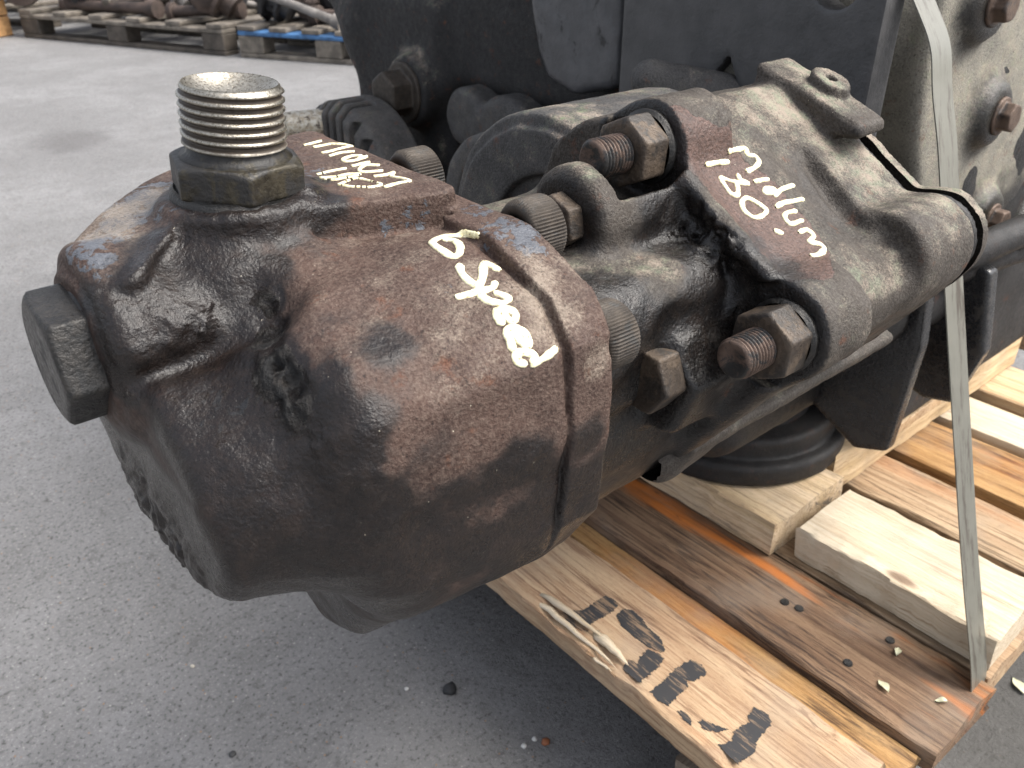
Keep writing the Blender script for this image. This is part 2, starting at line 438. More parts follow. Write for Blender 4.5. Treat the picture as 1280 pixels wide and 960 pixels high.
# ------------------------------------------------------------------ materials
M_PUMP = m_cast('rusty_cast_iron', (.036, .021, .017), (.068, .040, .031), (.138, .100, .080), dustc=(.25, .205, .16), dust2=(.20, .165, .13))
M_PTO = m_cast('dusty_cast_iron', (.030, .025, .021), (.052, .043, .036), (.098, .088, .076), dustc=(.27, .26, .19), dust2=(.175, .20, .135), bare=(.060, .037, .030))
M_BLK = m_cast('black_painted_casting', (.012, .012, .013), (.020, .020, .021), (.04, .038, .036), dustc=(.13, .12, .11), grease_rough=.42)
M_HUB = m_cast('sooty_grey_iron', (.036, .035, .035), (.062, .060, .059), (.10, .097, .093), dustc=(.18, .155, .145), grease_rough=.4)
M_GLOSS = m_metal('glossy_black_paint', (.010, .010, .011), (.018, .018, .019), .22, .0, (.03, .027, .024), .25, 90, .0005, .6)
M_ALU = m_cast('oily_aluminium_casting', (.13, .122, .105), (.22, .205, .170), (.32, .30, .25), dustc=(.38, .35, .245))
M_PLATE = m_metal('grey_painted_plate', (.040, .040, .041), (.058, .057, .058), .5, .0, (.03, .03, .03), .05, 60, .0006)
M_PANEL = m_metal('satin_black_panel', (.048, .049, .053), (.070, .071, .076), .36, .0, (.012, .012, .013), .15, 60, .0005)
def m_thread():
    b = NB('bright_worn_thread_steel'); g = b.attr('mask')[0]
    n = b.noise(260, 5, .65); n2 = b.noise(1100, 3, .7)
    gg = b.ss(b.math('ADD', b.math('ADD', g, .06), b.math('MULTIPLY', b.math('SUBTRACT', n, .5), .7)), .25, .75)
    col = b.mix(b.ss(n2, .35, .65), (.25, .225, .18), (.40, .375, .325))
    col = b.mix(gg, col, b.mix(n, (.022, .018, .014), (.075, .055, .038)))
    return b.out(col, b.mixf(gg, b.ss(n2, .3, .7, .24, .42), .6), b.mixf(gg, .9, .1), b.bump(b.math('ADD', n, n2), .0003, .6))
M_STEEL = m_thread()
M_THR = m_metal('worn_thread_steel', (.30, .25, .18), (.50, .47, .40), .40, .85, (.045, .03, .022), .32, 220, .0002)
M_NUTB = m_metal('oily_brass_toned_steel', (.022, .019, .014), (.058, .050, .034), .34, .4, (.014, .013, .012), .62, 110, .0006)
M_PLUG = m_metal('dark_oiled_steel', (.016, .0155, .015), (.036, .033, .030), .36, .35, (.010, .010, .010), .4, 130, .0008)
M_SCREW = m_metal('dusty_black_screw', (.034, .027, .021), (.062, .050, .039), .6, .3, (.02, .018, .015), .3, 160, .0003)
M_NUT = m_metal('rusty_nut', (.045, .034, .026), (.092, .068, .048), .5, .3, (.022, .017, .013), .5, 110, .0008)
M_STUD = m_metal('grimy_stud', (.075, .05, .038), (.13, .09, .07), .55, .4, (.015, .014, .013), .5, 130, .0004)
M_BROWNB = m_metal('brown_bolt', (.07, .045, .032), (.12, .082, .06), .6, .3, (.03, .022, .018), .35, 90, .0006)
M_MARK = NB('cream_paint_marker')
M_MARK = M_MARK.out(M_MARK.mix(M_MARK.ss(M_MARK.noise(950, 4, .7), .57, .66), M_MARK.mix(M_MARK.ss(M_MARK.noise(600, 3), .3, .6), (.60, .53, .30), (.84, .80, .55)), (.17, .12, .085)), .6, 0, M_MARK.bump(M_MARK.noise(1500, 2), .0002, .6))

# ================================================================== GROUND
def m_ground():
    b = NB('worn_concrete')
    n1 = b.noise(2.2, 5, .6); n2 = b.noise(60, 6, .7); n3 = b.noise(420, 4, .7); n4 = b.noise(14, 5, .65)
    col = b.mix(b.ss(n1, .35, .65), (.172, .170, .170), (.222, .220, .221))
    col = b.mix(b.math('MULTIPLY', b.ss(n4, .42, .66), .45), col, (.145, .143, .142))
    col = b.mix(b.ss(n2, .52, .70, 0, .6), col, (.095, .092, .09))
    col = b.mix(b.ss(n3, .53, .66, 0, .8), col, (.40, .39, .38))
    col = b.mix(b.ss(b.noise(210, 5, .75), .53, .64, 0, .9), col, (.058, .057, .056))
    col = b.mix(b.ss(b.noise(130, 5, .75, off=1), .56, .72, 0, .5), col, (.36, .355, .35))
    v = b.vor(230, out='Distance'); vc = b.vor(230, out='Color')
    sp = b.n('ShaderNodeSeparateColor'); b.put(sp.inputs[0], vc)
    agg = b.math('MULTIPLY', b.ss(v, .30, .16), b.ss(sp.outputs[0], .86, .90))
    col = b.mix(agg, col, b.mix(b.ss(sp.outputs[1], .35, .4), (.07, .068, .066), b.mix(b.ss(sp.outputs[2], .8, .85), (.36, .35, .33), (.30, .19, .12))))
    # soft shade round the pallet, painted into the concrete colour
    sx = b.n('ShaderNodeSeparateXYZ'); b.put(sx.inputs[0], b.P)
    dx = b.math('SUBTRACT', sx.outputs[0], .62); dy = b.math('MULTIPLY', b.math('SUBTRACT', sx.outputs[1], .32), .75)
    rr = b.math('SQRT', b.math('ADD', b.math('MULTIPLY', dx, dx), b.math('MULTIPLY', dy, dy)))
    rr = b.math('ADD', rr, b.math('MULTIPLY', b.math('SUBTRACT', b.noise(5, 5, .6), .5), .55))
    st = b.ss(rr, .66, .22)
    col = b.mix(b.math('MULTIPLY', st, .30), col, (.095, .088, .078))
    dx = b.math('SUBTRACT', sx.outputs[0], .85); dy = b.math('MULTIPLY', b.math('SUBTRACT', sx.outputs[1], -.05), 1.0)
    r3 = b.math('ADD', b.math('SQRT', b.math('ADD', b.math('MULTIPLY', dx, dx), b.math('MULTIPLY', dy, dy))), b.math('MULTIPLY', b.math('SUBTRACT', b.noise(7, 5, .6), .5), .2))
    col = b.mix(b.ss(r3, .40, .22, 0, .72), col, (.060, .058, .053))  # second patch: shade past the pallet end, mixed into the ground colour
    # damp patch far left
    dx = b.math('DIVIDE', b.math('SUBTRACT', sx.outputs[0], .72), .16); dy = b.math('DIVIDE', b.math('SUBTRACT', sx.outputs[1], 3.05), .22)
    r2 = b.math('ADD', b.math('SQRT', b.math('ADD', b.math('MULTIPLY', dx, dx), b.math('MULTIPLY', dy, dy))), b.math('SUBTRACT', b.noise(9, 4), .5))
    col = b.mix(b.ss(r2, 1, .35, 0, .55), col, (.10, .095, .095))
    nr = b.bump(b.math('ADD', b.math('MULTIPLY', n2, .7), b.math('MULTIPLY', n3, .5)), .0045, .9)
    nr = b.bump(b.noise(25, 4, .6), .006, .5, nr)
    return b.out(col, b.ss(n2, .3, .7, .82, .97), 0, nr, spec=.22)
bm = bmesh.new(); bmesh.ops.create_grid(bm, x_segments=8, y_segments=8, size=60)
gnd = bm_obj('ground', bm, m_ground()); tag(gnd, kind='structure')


# ================================================================== PALLET
W_NEW = m_wood('fresh_pine', (.50, .34, .19), (.62, .46, .29), (.36, .20, .10), (.16, .09, .05), .12, seed=1, rough=.7)
W_STEN = m_wood('pink_tinged_pine', (.36, .235, .14), (.48, .345, .215), (.22, .12, .07), (.11, .055, .033), .34, .25, seed=2)
W_AMB = m_wood('amber_old_board', (.30, .165, .062), (.40, .24, .10), (.16, .075, .03), (.055, .03, .017), .5, .3, seed=3)
W_BRN = m_wood('oil_soaked_board', (.13, .075, .044), (.235, .15, .09), (.06, .033, .02), (.035, .022, .016), .55, .9, seed=4)
W_WHT = m_wood('pale_new_timber', (.52, .43, .31), (.62, .53, .40), (.40, .29, .18), (.22, .14, .08), .18, seed=5, grain=.6)
W_FAR = m_wood('tan_board', (.33, .22, .13), (.44, .32, .20), (.20, .125, .07), (.07, .045, .03), .5, .2, seed=6)
W_BLK = m_wood('grey_stained_block', (.50, .37, .22), (.62, .48, .32), (.34, .23, .13), (.10, .09, .08), .42, seed=7)
W_BEAM = m_wood('pale_beam_wood', (.50, .36, .20), (.62, .47, .29), (.36, .24, .13), (.16, .10, .06), .2, seed=8, axis='X')
W_OLD = m_wood('weathered_wood', (.20, .155, .115), (.28, .225, .17), (.12, .09, .065), (.05, .04, .03), .4, seed=9, axis='X')

def plank(name, lo, hi, mat, parent=None, seed=0, axis=1, seg=34, wob=.0012, chip=.003, kids=True):
    """a sawn board: subdivided along its length, uneven edges, eased arrises"""
    r = np.random.RandomState(seed+5)
    n = seg; prof = []
    w_, t_ = (hi[0]-lo[0], hi[2]-lo[2]) if axis == 1 else (hi[1]-lo[1], hi[2]-lo[2])
    e = .0016
    base = [(0, e), (e, 0), (w_-e, 0), (w_, e), (w_, t_-e), (w_-e, t_), (w_*.75, t_), (w_*.5, t_), (w_*.25, t_), (e, t_), (0, t_-e)]
    k = len(base); V = []; F = []
    l0, l1 = (lo[1], hi[1]) if axis == 1 else (lo[0], hi[0])
    sm = np.cumsum(r.randn(n+1, 2), 0)*.0004; sm -= np.linspace(sm[0], sm[-1], n+1)
    for i in range(n+1):
        t = l0+(l1-l0)*i/n
        for j, (u, v) in enumerate(base):
            du = sm[i, 0]*.6+(r.randn()*wob*.3 if j in (0, 1, 2, 3, 4, 5, 9, 10) else 0); dv = (r.randn()*wob*.30 if j in (5, 9) else 0)
            if j in (9, 10) and r.rand() < .12: dv -= chip*r.rand(); du += chip*r.rand()*.5
            tt = t+(r.randn()*.0012 if i in (0, n) else 0)
            V.append((lo[0]+u+du, tt, lo[2]+v+dv) if axis == 1 else (tt, lo[1]+u+du, lo[2]+v+dv))
    for i in range(n):
        for j in range(k):
            q = (i*k+j, i*k+(j+1) % k, (i+1)*k+(j+1) % k, (i+1)*k+j)
            F.append(q[::-1] if axis == 1 else q)
    F.append(tuple(range(k)) if axis == 1 else tuple(range(k))[::-1]); F.append(tuple(n*k+j for j in range(k))[::-1] if axis == 1 else tuple(n*k+j for j in range(k)))
    o = mobj(name, V, F, mat, parent, True)
    o.data.set_sharp_from_angle(angle=R(35))
    return o
pal = thing('pallet', 'wooden pallet of mixed new and oily brown boards with black stencil marks under the gearbox', 'pallet', (.9, .71, 0))
YE, YF = .110, 1.31
b1 = plank('deck_board', (.377, YE+.02, .121), (.471, YF, .144), W_STEN, pal, 1, wob=.002, chip=.008, seg=70)
b1['label'] = 'pinkish front deck board with black stencilled marks and a splintered edge'
amb = plank('lower_board', (.4735, YE+.01, .112), (.5045, YF, .1345), W_AMB, pal, 2); amb['label'] = 'amber board sunk between the front board and the brown board'
o = plank('deck_board', (.506, YE, .1215), (.6045, YF, .144), W_BRN, pal, 3, wob=.002, chip=.006, seg=60); o['label'] = 'dark brown oil soaked deck board with orange streaks'
plank('deck_board', (.6085, YE+.006, .121), (.712, YF, .1435), W_FAR, pal, 4)
plank('deck_board', (.762, YE+.002, .1215), (.842, YF, .1445), W_FAR, pal, 5, wob=.002)
plank('deck_board', (.862, YE+.01, .121), (.955, YF, .144), W_AMB, pal, 6)
plank('deck_board', (.972, YE+.004, .122), (1.045, YF, .145), W_WHT, pal, 7)
plank('deck_board', (1.075, YE+.012, .121), (1.17, YF, .144), W_NEW, pal, 8)
plank('deck_board', (1.28, YE+.0, .121), (1.38, YF, .144), W_FAR, pal, 9)
for y in (YE+.05, .66, 1.2):
    plank('stringer', (.39, y, .022), (1.37, y+.095, .0955 if 0 else .0955), W_OLD, pal, int(y*100), axis=0)
    plank('stringer_top', (.535, y, .0975), (1.37, y+.095, .1195), W_OLD, pal, int(y*100)+1, axis=0)
    plank('runner', (.375, y-.005, .0), (1.38, y+.1, .0205), W_OLD, pal, int(y*100)+2, axis=0)
# nail heads in the brown board
nails = [(.555, .275), (.558, .262), (.535, .20), (.585, .19), (.60, .262), (.597, .21), (.600, .245), (.598, .18)]
for i, (x, y) in enumerate(nails[:4]):
    bm = bmesh.new(); bmesh.ops.create_cone(bm, cap_ends=True, segments=14, radius1=.0042, radius2=.0036, depth=.0016, matrix=Matrix.Translation((x, y, .1447)))
    bm_obj('nail_head', bm, M_PLUG, pal)
# black stencil paint, brush-edged flat marks on the front board (local plane X/Y at z)
M_STEN = NB('black_stencil_paint')
M_STEN = M_STEN.out(M_STEN.mix(M_STEN.ss(M_STEN.noise(260, 5, .72, M_STEN.mp((1, .10, 1))), .52, .62), (.024, .024, .026), (.20, .135, .085)), .6)
STEN = [[(0.4077, 0.3854), (0.4375, 0.3855), (0.4395, 0.374), (0.4361, 0.3682), (0.4237, 0.3668), (0.4039, 0.3695), (0.3941, 0.3648), (0.3903, 0.3703), (0.3895, 0.3774), (0.3899, 0.3886), (0.3937, 0.3955), (0.4019, 0.3903)], [(0.4262, 0.3613), (0.4371, 0.3639), (0.4425, 0.356), (0.4415, 0.345), (0.4374, 0.3337), (0.4368, 0.3198), (0.4297, 0.3072), (0.4245, 0.3079), (0.421, 0.3191), (0.4202, 0.3354), (0.4217, 0.3519)], [(0.4193, 0.3175), (0.4228, 0.3063), (0.4217, 0.3019), (0.4114, 0.2987), (0.3874, 0.2981), (0.3871, 0.3048), (0.3869, 0.3165), (0.3969, 0.3198), (0.4003, 0.317), (0.3996, 0.3116), (0.4069, 0.3158)], [(0.4377, 0.2868), (0.4409, 0.2781), (0.4376, 0.2693), (0.4222, 0.2695), (0.4186, 0.2754), (0.4149, 0.2701), (0.3881, 0.2683), (0.3854, 0.2759), (0.387, 0.2867), (0.4054, 0.2866), (0.4235, 0.2885)], [(0.4383, 0.2232), (0.4409, 0.2131), (0.4374, 0.2058), (0.4137, 0.2034), (0.4054, 0.1984), (0.387, 0.201), (0.3876, 0.2111), (0.3893, 0.2203), (0.3996, 0.2153), (0.4071, 0.2201), (0.4236, 0.2175), (0.4278, 0.2216)], [(0.3899, 0.2601), (0.3936, 0.2557), (0.3903, 0.2456), (0.3868, 0.2447), (0.3871, 0.2534)], [(0.3935, 0.2429), (0.3981, 0.2415), (0.4035, 0.2293), (0.4062, 0.2233), (0.3972, 0.2284), (0.3919, 0.2354)]]
#@@STEN
def flat_patch(name, pts, z, mat, parent, seed=0, jag=.0005, th=.0005):
    """a paint film with a ragged outline, lying on a board"""
    r = np.random.RandomState(seed); P = np.array(pts); out = []
    for i in range(len(P)):
        a, b = P[i-1], P[i]; n = max(2, int(np.linalg.norm(b-a)/.0012))
        for k in range(n): out.append(a+(b-a)*k/n+r.randn(2)*jag*np.array([.6, 1.2]))
    bm = bmesh.new(); vs = [bm.verts.new((x, y, z)) for x, y in out]; f = bm.faces.new(vs)
    f.normal_update()
    if f.normal.z < 0: f.normal_flip()
    r_ = bmesh.ops.extrude_face_region(bm, geom=[f])
    for v in r_['geom']:
        if isinstance(v, bmesh.types.BMVert): v.co.z += th
    bmesh.ops.triangulate(bm, faces=bm.faces[:])
    return bm_obj(name, bm, mat, parent)
for i, pts in enumerate(STEN): flat_patch('stencil_mark', pts, .1441, M_STEN, b1, i)
# torn splinters along the front edge
def splinter(P0, P1, r, seed, lift=.004, parent=b1, mat=W_WHT):
    rr = np.random.RandomState(seed); P0 = Vector(P0); P1 = Vector(P1); n = 9; V = []; F = []; k = 5
    for i in range(n+1):
        t = i/n; c = P0.lerp(P1, t)+Vector((rr.randn()*.0006, rr.randn()*.0006, lift*math.sin(t*2.2)+rr.randn()*.0003))
        rad = r*(1-t)**.6*(.45+.55*min(1, t*5))+.0001
        for j in range(k):
            a = 2*math.pi*j/k+.3; V.append((c.x+rad*1.1*math.cos(a), c.y, c.z+rad*.6*math.sin(a)))
    for i in range(n):
        for j in range(k): F.append((i*k+j, i*k+(j+1) % k, (i+1)*k+(j+1) % k, (i+1)*k+j))
    F.append(tuple(range(k))[::-1]); F.append(tuple(n*k+j for j in range(k)))
    return mobj('splinter', V, F, mat, parent, True)
#@@SPL
splinter((.386, .43, .1425), (.383, .318, .141), .0038, 1, .005)
splinter((.394, .425, .1445), (.397, .345, .1445), .0042, 2, .004)
splinter((.398, .36, .144), (.392, .315, .1445), .0062, 3, .003)
splinter((.380, .35, .140), (.379, .312, .1385), .0020, 4, .003)

# timbers lying on the pallet
def timber(name, label, lo, hi, mat, seed, axis=1, group=None, extra=None):
    r = thing(name, label, 'timber block', ((lo[0]+hi[0])/2, (lo[1]+hi[1])/2, lo[2]), group)
    return plank('plank', lo, hi, mat, r, seed, axis, 24, .0018, .005), r
G_T = 'loose timbers packed under the gearbox'
def single(name, label, lo, hi, mat, seed, axis=1, seg=24):
    o = plank(name, lo, hi, mat, None, seed, axis, seg, .0018, .006); tag(o, label, 'timber', G_T); return o
single('timber_block', 'grey stained timber block under the black drive flange, nearest the brown board', (.5945, .320, .1455), (.7145, .72, .1835), W_BLK, 31)
single('timber', 'bright pale timber lying on the pallet beside the packing strap', (.6125, .122, .1455), (.7050, .306, .1800), W_WHT, 33)
single('timber_beam', 'tan beam running away across the deck boards behind the pale timber', (.722, .335, .1465), (1.17, .405, .196), W_BEAM, 35, axis=0)
single('wood_offcut', 'short pale offcut lying on top of the beam by the strap', (.80, .315, .198), (.90, .345, .212), W_NEW, 37, axis=0, seg=8)
# fallen leaves and chips
M_LEAF = NB('dry_leaf'); M_LEAF = M_LEAF.out(M_LEAF.mix(M_LEAF.noise(200), (.42, .42, .26), (.62, .60, .44)), .6)
def leaf(x, y, z, s, rot, label, name='fallen_leaf', cat='leaf'):
    V = []; n = 8
    for i in range(n+1):
        t = i/n; w_ = s*.26*math.sin(math.pi*min(1, t*.94+.05))
        for sgn in (-1, 0, 1): V.append((s*(t-.5), sgn*w_, .0009+abs(sgn)*.0012+.0015*math.sin(t*5)))
    F = [(i*3+j, (i+1)*3+j, (i+1)*3+j+1, i*3+j+1) for i in range(n) for j in (0, 1)]
    V2 = [(a, b, c+.0006) for a, b, c in V]; nv = len(V)
    F2 = [tuple(nv+q for q in f) for f in F]; F = [f[::-1] for f in F]+F2
    M = Matrix.Translation((x, y, z)) @ Matrix.Rotation(rot, 4, 'Z')
    o = mobj(name, [tuple(M @ Vector(v)) for v in V+V2], F, M_LEAF, None, True); tag(o, label, cat, 'leaf scraps on the pallet' if cat == 'leaf' else None); return o
leaf(.5343, .1682, .1442, .0130, 1.1, 'pale green leaf scrap on the brown board near its left edge')
leaf(.5771, .1791, .1442, .0110, .3, 'pale leaf scrap on the brown board close to the packing strap')
leaf(.5552, .1310, .1442, .0090, 2.2, 'small pale leaf scrap on the near end of the brown board')
leaf(.7781, .1228, .0005, .022, .9, 'pale wood chip on the ground past the end of the pallet', 'wood_chip', 'wood chip')

# ================================================================== GEARBOX (one bolted unit)
gb = thing('gearbox', 'greasy truck gearbox with rusty hydraulic pump and power take off, strapped on the pallet', 'gearbox', (.72, .5, .18))

# ---- power take off casing
PT = [(.318, .590), (.296, .606), (.268, .613), (.172, .551), (.160, .541), (.166, .523), (.205, .470), (.235, .452), (.34, .44), (.345, .52)]
PT_IN = inset(PT, .010)
nP = np.array([-.55, .835])          # outward normal (Y,Z) of the sloping top face
def f_pto(x, y, z):
    d = exx(x, y, z, PT, .2945, .4340, .003, .016)
    # raised rim lugs round the studs
    d = smin(d, cyx(x, y, z, .258, .600, .021, .2995, .335, .003), .010)
    d = smin(d, cyx(x, y, z, .1755, .5365, .0225, .2995, .335, .003), .010)
    # rim ridge along the front edge
    d = smin(d, cap(x, y, z, (.2995, .262, .6045), (.2995, .180, .5505), .0055), .006)
    # hollow behind the rim on the front face
    pk = cap(x, y, z, (.2845, .246, .583), (.2845, .198, .552), .0150)
    d = smax(d, -pk, .008)
    # long scoop on the top face
    yl = y-.2115; zl = z-.5803; lt = yl*.832+zl*.5547; ln = -yl*.5547+zl*.832
    d = smax(d, -ell(x-.373+lt*-.10, lt, ln, (0, .002, .0022), (.0160, .042, .0120)), .004)
    d = smax(d, -ell(x-.383+lt*-.10, lt, ln, (0, -.004, .001), (.0070, .032, .0125)), .002)
    # shelf with a flat boss at the far top edge
    sh = exx(x, y, z, [(.283, .622), (.252, .6125), (.2175, .599), (.2165, .593), (.236, .590), (.283, .598)], .409, .4385, .004, .0025)
    sh = smax(sh, (x-.4385)*.75+(.2185-y)*.66, .004)
    d = smin(d, sh, .0035)
    d = smin(d, ext(np.hypot(x-.4275, y-.2475)-.0105, z-(y-.2475)*.37, .600, .6165, .002), .0015)
    d = smax(d, -(np.hypot(x-.4275, y-.2475)-.0026+np.clip(.612-(z-(y-.2475)*.37), 0, 1)*2), .001)
    # rear corner bulge
    d = smin(d, cyx(x, y, z, .1805, .546, .0235, .385, .434, .004), .008)
    # neck to the pump
    d = smin(d, cyx(x, y, z, .30, .485, .083, .205, .315, .004), .010)
    # blocky port lobe
    lob = exx(x, y, z, [(.205, .561), (.262, .570), (.29, .54), (.27, .49), (.212, .500), (.202, .53)], .209, .298, .007, .017)
    d = smin(d, lob, .007)
    d = smax(d, -cap(x, y, z, (.235, .198, .508), (.262, .194, .540), .0125), .008)
    # ear that carries the small hex screw
    d = smin(d, cyx(x, y, z, .257, .576, .0235, .247, .305, .006), .009)
    # lower bolt lug
    d = smin(d, exx(x, y, z, [(.186, .520), (.212, .540), (.235, .52), (.232, .488), (.200, .484)], .262, .306, .005, .010), .008)
    # foot rib under the front face
    d = smin(d, exx(x, y, z, [(.165, .520), (.19, .520), (.235, .455), (.22, .447)], .296, .312, .004), .006)
    # counterbored nut seats
    d = smax(d, -cyx(x, y, z, .2585,   .5995, .0235, .26, .2998, .001), .003)
    d = smax(d, -cyx(x, y, z, .1745, .5355, .0240, .26, .2998, .001), .003)
    d = d+.00055*fbm(x, y, z, 90, 3)
    # crusted dirt in the front pocket
    cr = np.clip(1-np.sqrt(((x-.294)/.012)**2+((y-.217)/.03)**2+((z-.566)/.02)**2), 0, 1)
    d = d-.004*cr*(.6+fbm(x, y, z, 260, 2))
    return d
BARE = [(0.301, 0.2426, 0.6139, 0.0074, 0.95), (0.3102, 0.2378, 0.6047, 0.0098, 0.95), (0.326, 0.235, 0.5936, 0.0125, 0.95), (0.3313, 0.2216, 0.5825, 0.014, 0.95), (0.3304, 0.2064, 0.5734, 0.0146, 0.95), (0.3304, 0.1921, 0.5642, 0.0129, 0.95), (0.3189, 0.1778, 0.5603, 0.0081, 0.95), (0.3115, 0.2351, 0.5943, 0.0099, 0.95), (0.3107, 0.2216, 0.583, 0.0097, 0.95), (0.3108, 0.2073, 0.5738, 0.0089, 0.95), (0.3104, 0.1953, 0.5663, 0.0081, 0.95), (0.3081, 0.1805, 0.5604, 0.0065, 0.95)]
V, F = sdf_mesh(f_pto, (.198, .135, .385), (.462, .455, .645), .0014)
N_ = normals(V, F)
hz = fbm(V[:, 0], V[:, 1], V[:, 2], 60, 3)*.12
mk = np.zeros((len(V), 3))
topish = np.clip((N_@np.array([0, -.45, .89])-.45)*2.2, 0, 1)
rear = np.clip((V[:, 0]-.294)/.008, 0, 1)
bare = blobs(V, BARE)
disc = np.clip((.327-V[:, 0])/.004, 0, 1)*np.clip((V[:, 1]-.285)/.02, 0, 1)*(V[:, 0] > .309)
mk[:, 1] = topish*rear*(.62+hz)*(.66+fbm(V[:, 0], V[:, 1], V[:, 2], 28, 2)*.42)+.45*np.clip((N_[:, 2]-.5)*1.9, 0, 1)*np.clip(1-rear*2, 0, 1)
mk[:, 1] = np.maximum(mk[:, 1], .62*disc)
mk[:, 1] = np.maximum(mk[:, 1], .22*np.clip(-N_[:, 1]*1.2, 0, 1)*rear)
mk[:, 0] = np.clip(np.where((V[:, 0] < .3045) & (N_[:, 0] < -.62) & (V[:, 0] > .278) & (V[:, 1] < .285), .85, 0)+hz*0, 0, 1)
mk[:, 0] = np.maximum(mk[:, 0], blobs(V, [(.291, .240, .577, .013, 1.0), (.291, .225, .567, .014, 1.05), (.291, .208, .556, .014, 1.0), (.290, .195, .545, .013, .9), (.25, .20, .51, .024, .8), (.262, .192, .535, .017, .9), (.305, .185, .545, .018, .7), (.27, .225, .49, .03, .7), (.35, .23, .44, .05, .5), (.245, .262, .56, .012, .9), (.222, .215, .55, .022, .7), (.215, .25, .575, .014, .6), (.285, .235, .57, .02, .7), (.24, .225, .50, .05, .8), (.392, .222, .60, .014, .45), (.402, .212, .592, .012, .5), (.301, .1745, .5355, .0165, 1.0), (.301, .2585, .5995, .0155, .95), (.255, .211, .516, .026, .95), (.235, .200, .545, .02, .7), (.262, .20, .53, .02, .8), (.245, .257, .575, .018, .9), (.29, .245, .575, .018, .8), (.30, .205, .55, .02, .9)]))
mk[:, 0] = np.maximum(mk[:, 0], np.clip((.505-V[:, 2])/.05, 0, .75))
mk[:, 2] = bare
sc_ = np.exp(-((V[:, 0]-.377)/.013)**2-(((V[:, 1]-.2115)/.832)/.037)**2)*(V[:, 2] > .53)
mk[:, 1] *= 1-.85*sc_
mk[:, 0] = np.maximum(mk[:, 0], .50*sc_)
pto = mobj('power_takeoff_casing', V, F, M_PTO, gb, True, mk); pto['label'] = 'cast power take off housing with yellow-green dusty top and a patch of bare brown paint'
# round end cover beside the casing
V, F = sdf_mesh(lambda x, y, z: smax(smin(cyx(x, y, z, .354, .508, .087, .322, .430, .004), cyx(x, y, z, .354, .508, .079, .3185, .33, .002), .002), -ext(np.hypot(y-.340, z-.505)-.058, x, .30, .3235, .002), .003)+.0005*fbm(x, y, z, 70, 3), (.312, .250, .41), (.44, .456, .612), .0018)
N_ = normals(V, F); mk = np.zeros((len(V), 3)); mk[:, 1] = np.clip(.22+.12*(N_[:, 2] > .5)+fbm(V[:, 0], V[:, 1], V[:, 2], 35, 3)*.2, 0, .8); mk[:, 0] = np.clip((.50-V[:, 2])/.05, 0, .7)
ec = mobj('end_cover', V, F, M_HUB, gb, True, mk); ec['label'] = 'round sooty grey end cover with raised casting marks'
# rear cover plate and dark joint
V, F = sdf_mesh(lambda x, y, z: smin(exx(x, y, z, inset(PT, .0004), .4356, .4490, .002, .016), cyx(x, y, z, .1803, .546, .0234, .4356, .449, .002), .006)+.0005*fbm(x, y, z, 120, 2), (.44, .135, .42), (.475, .46, .645), .0018)
N_ = normals(V, F); mk = np.zeros((len(V), 3)); mk[:, 1] = np.clip(N_[:, 2]*.7, 0, .6)
mobj('cover_plate', V, F, M_PTO, pto, True, mk)
V, F = sdf_mesh(lambda x, y, z: smin(exx(x, y, z, inset(PT, .0022), .432, .438, .001, .02), cyx(x, y, z, .1800, .546, .0222, .432, .438, .001), .006), (.428, .135, .42), (.446, .46, .64), .0018)
mobj('gasket', V, F, M_BLK, pto, True, np.zeros((len(V), 3))+np.array([.8, 0, 0]))

NUT = hex_mesh(.0285, .0155, .0009, bore=.0075)
NUT_M = hex_mesh(.0290, .0140, .0009)
NUT_S = hex_mesh(.0220, .0110, .0009)
STUD = thread_mesh(.0090, .036, .0020, .0011, 44)
def stud_nut(P, lab=None):
    s = place('stud', STUD, along(Vector(P), (1, 0, 0), .4), M_STUD, pto)
    n = place('hex_nut', NUT, along(Vector(P)+Vector((.0178, 0, 0)), (1, 0, 0), .62), M_NUT, pto)
    return s, n
stud_nut((.2635, .2585, .5995)); stud_nut((.2645, .1745, .5355))
place('hex_screw', NUT_S, along((.2390, .2565, .5770), (1, 0, 0), .35), M_NUT, pto)
place('hex_screw', NUT_M, along((.2490, .2100, .5165), (1, 0, 0), .12), M_NUT, pto)
for (wy, wz) in ((.2585, .5995), (.1745, .5355)):
    place('washer', lathe_x([(0, .015), (.0006, .0168), (.0034, .0168), (.0035, .015)], 40), along((.2970, wy, wz), (1, 0, 0)), M_PLUG, pto)
# raised casting marks on the round end
bm = bmesh.new()
for k in range(9):
    a = R(112+k*9.5); rr_ = .071+.003*(k % 3 == 0)
    c = Vector((.3190, .352+rr_*math.cos(a), .510+rr_*math.sin(a)))
    M = Matrix.Translation(c) @ Matrix.Rotation(a, 4, 'X')
    bx(bm, (-.0012, -.006, -.0016), (.002, .006, .0016), .0006, M, 1)
    if k % 2: bx(bm, (-.0012, -.006, -.005), (.002, -.003, .004), .0006, M, 1)
bm_obj('casting_mark', bm, M_ALU, ec)

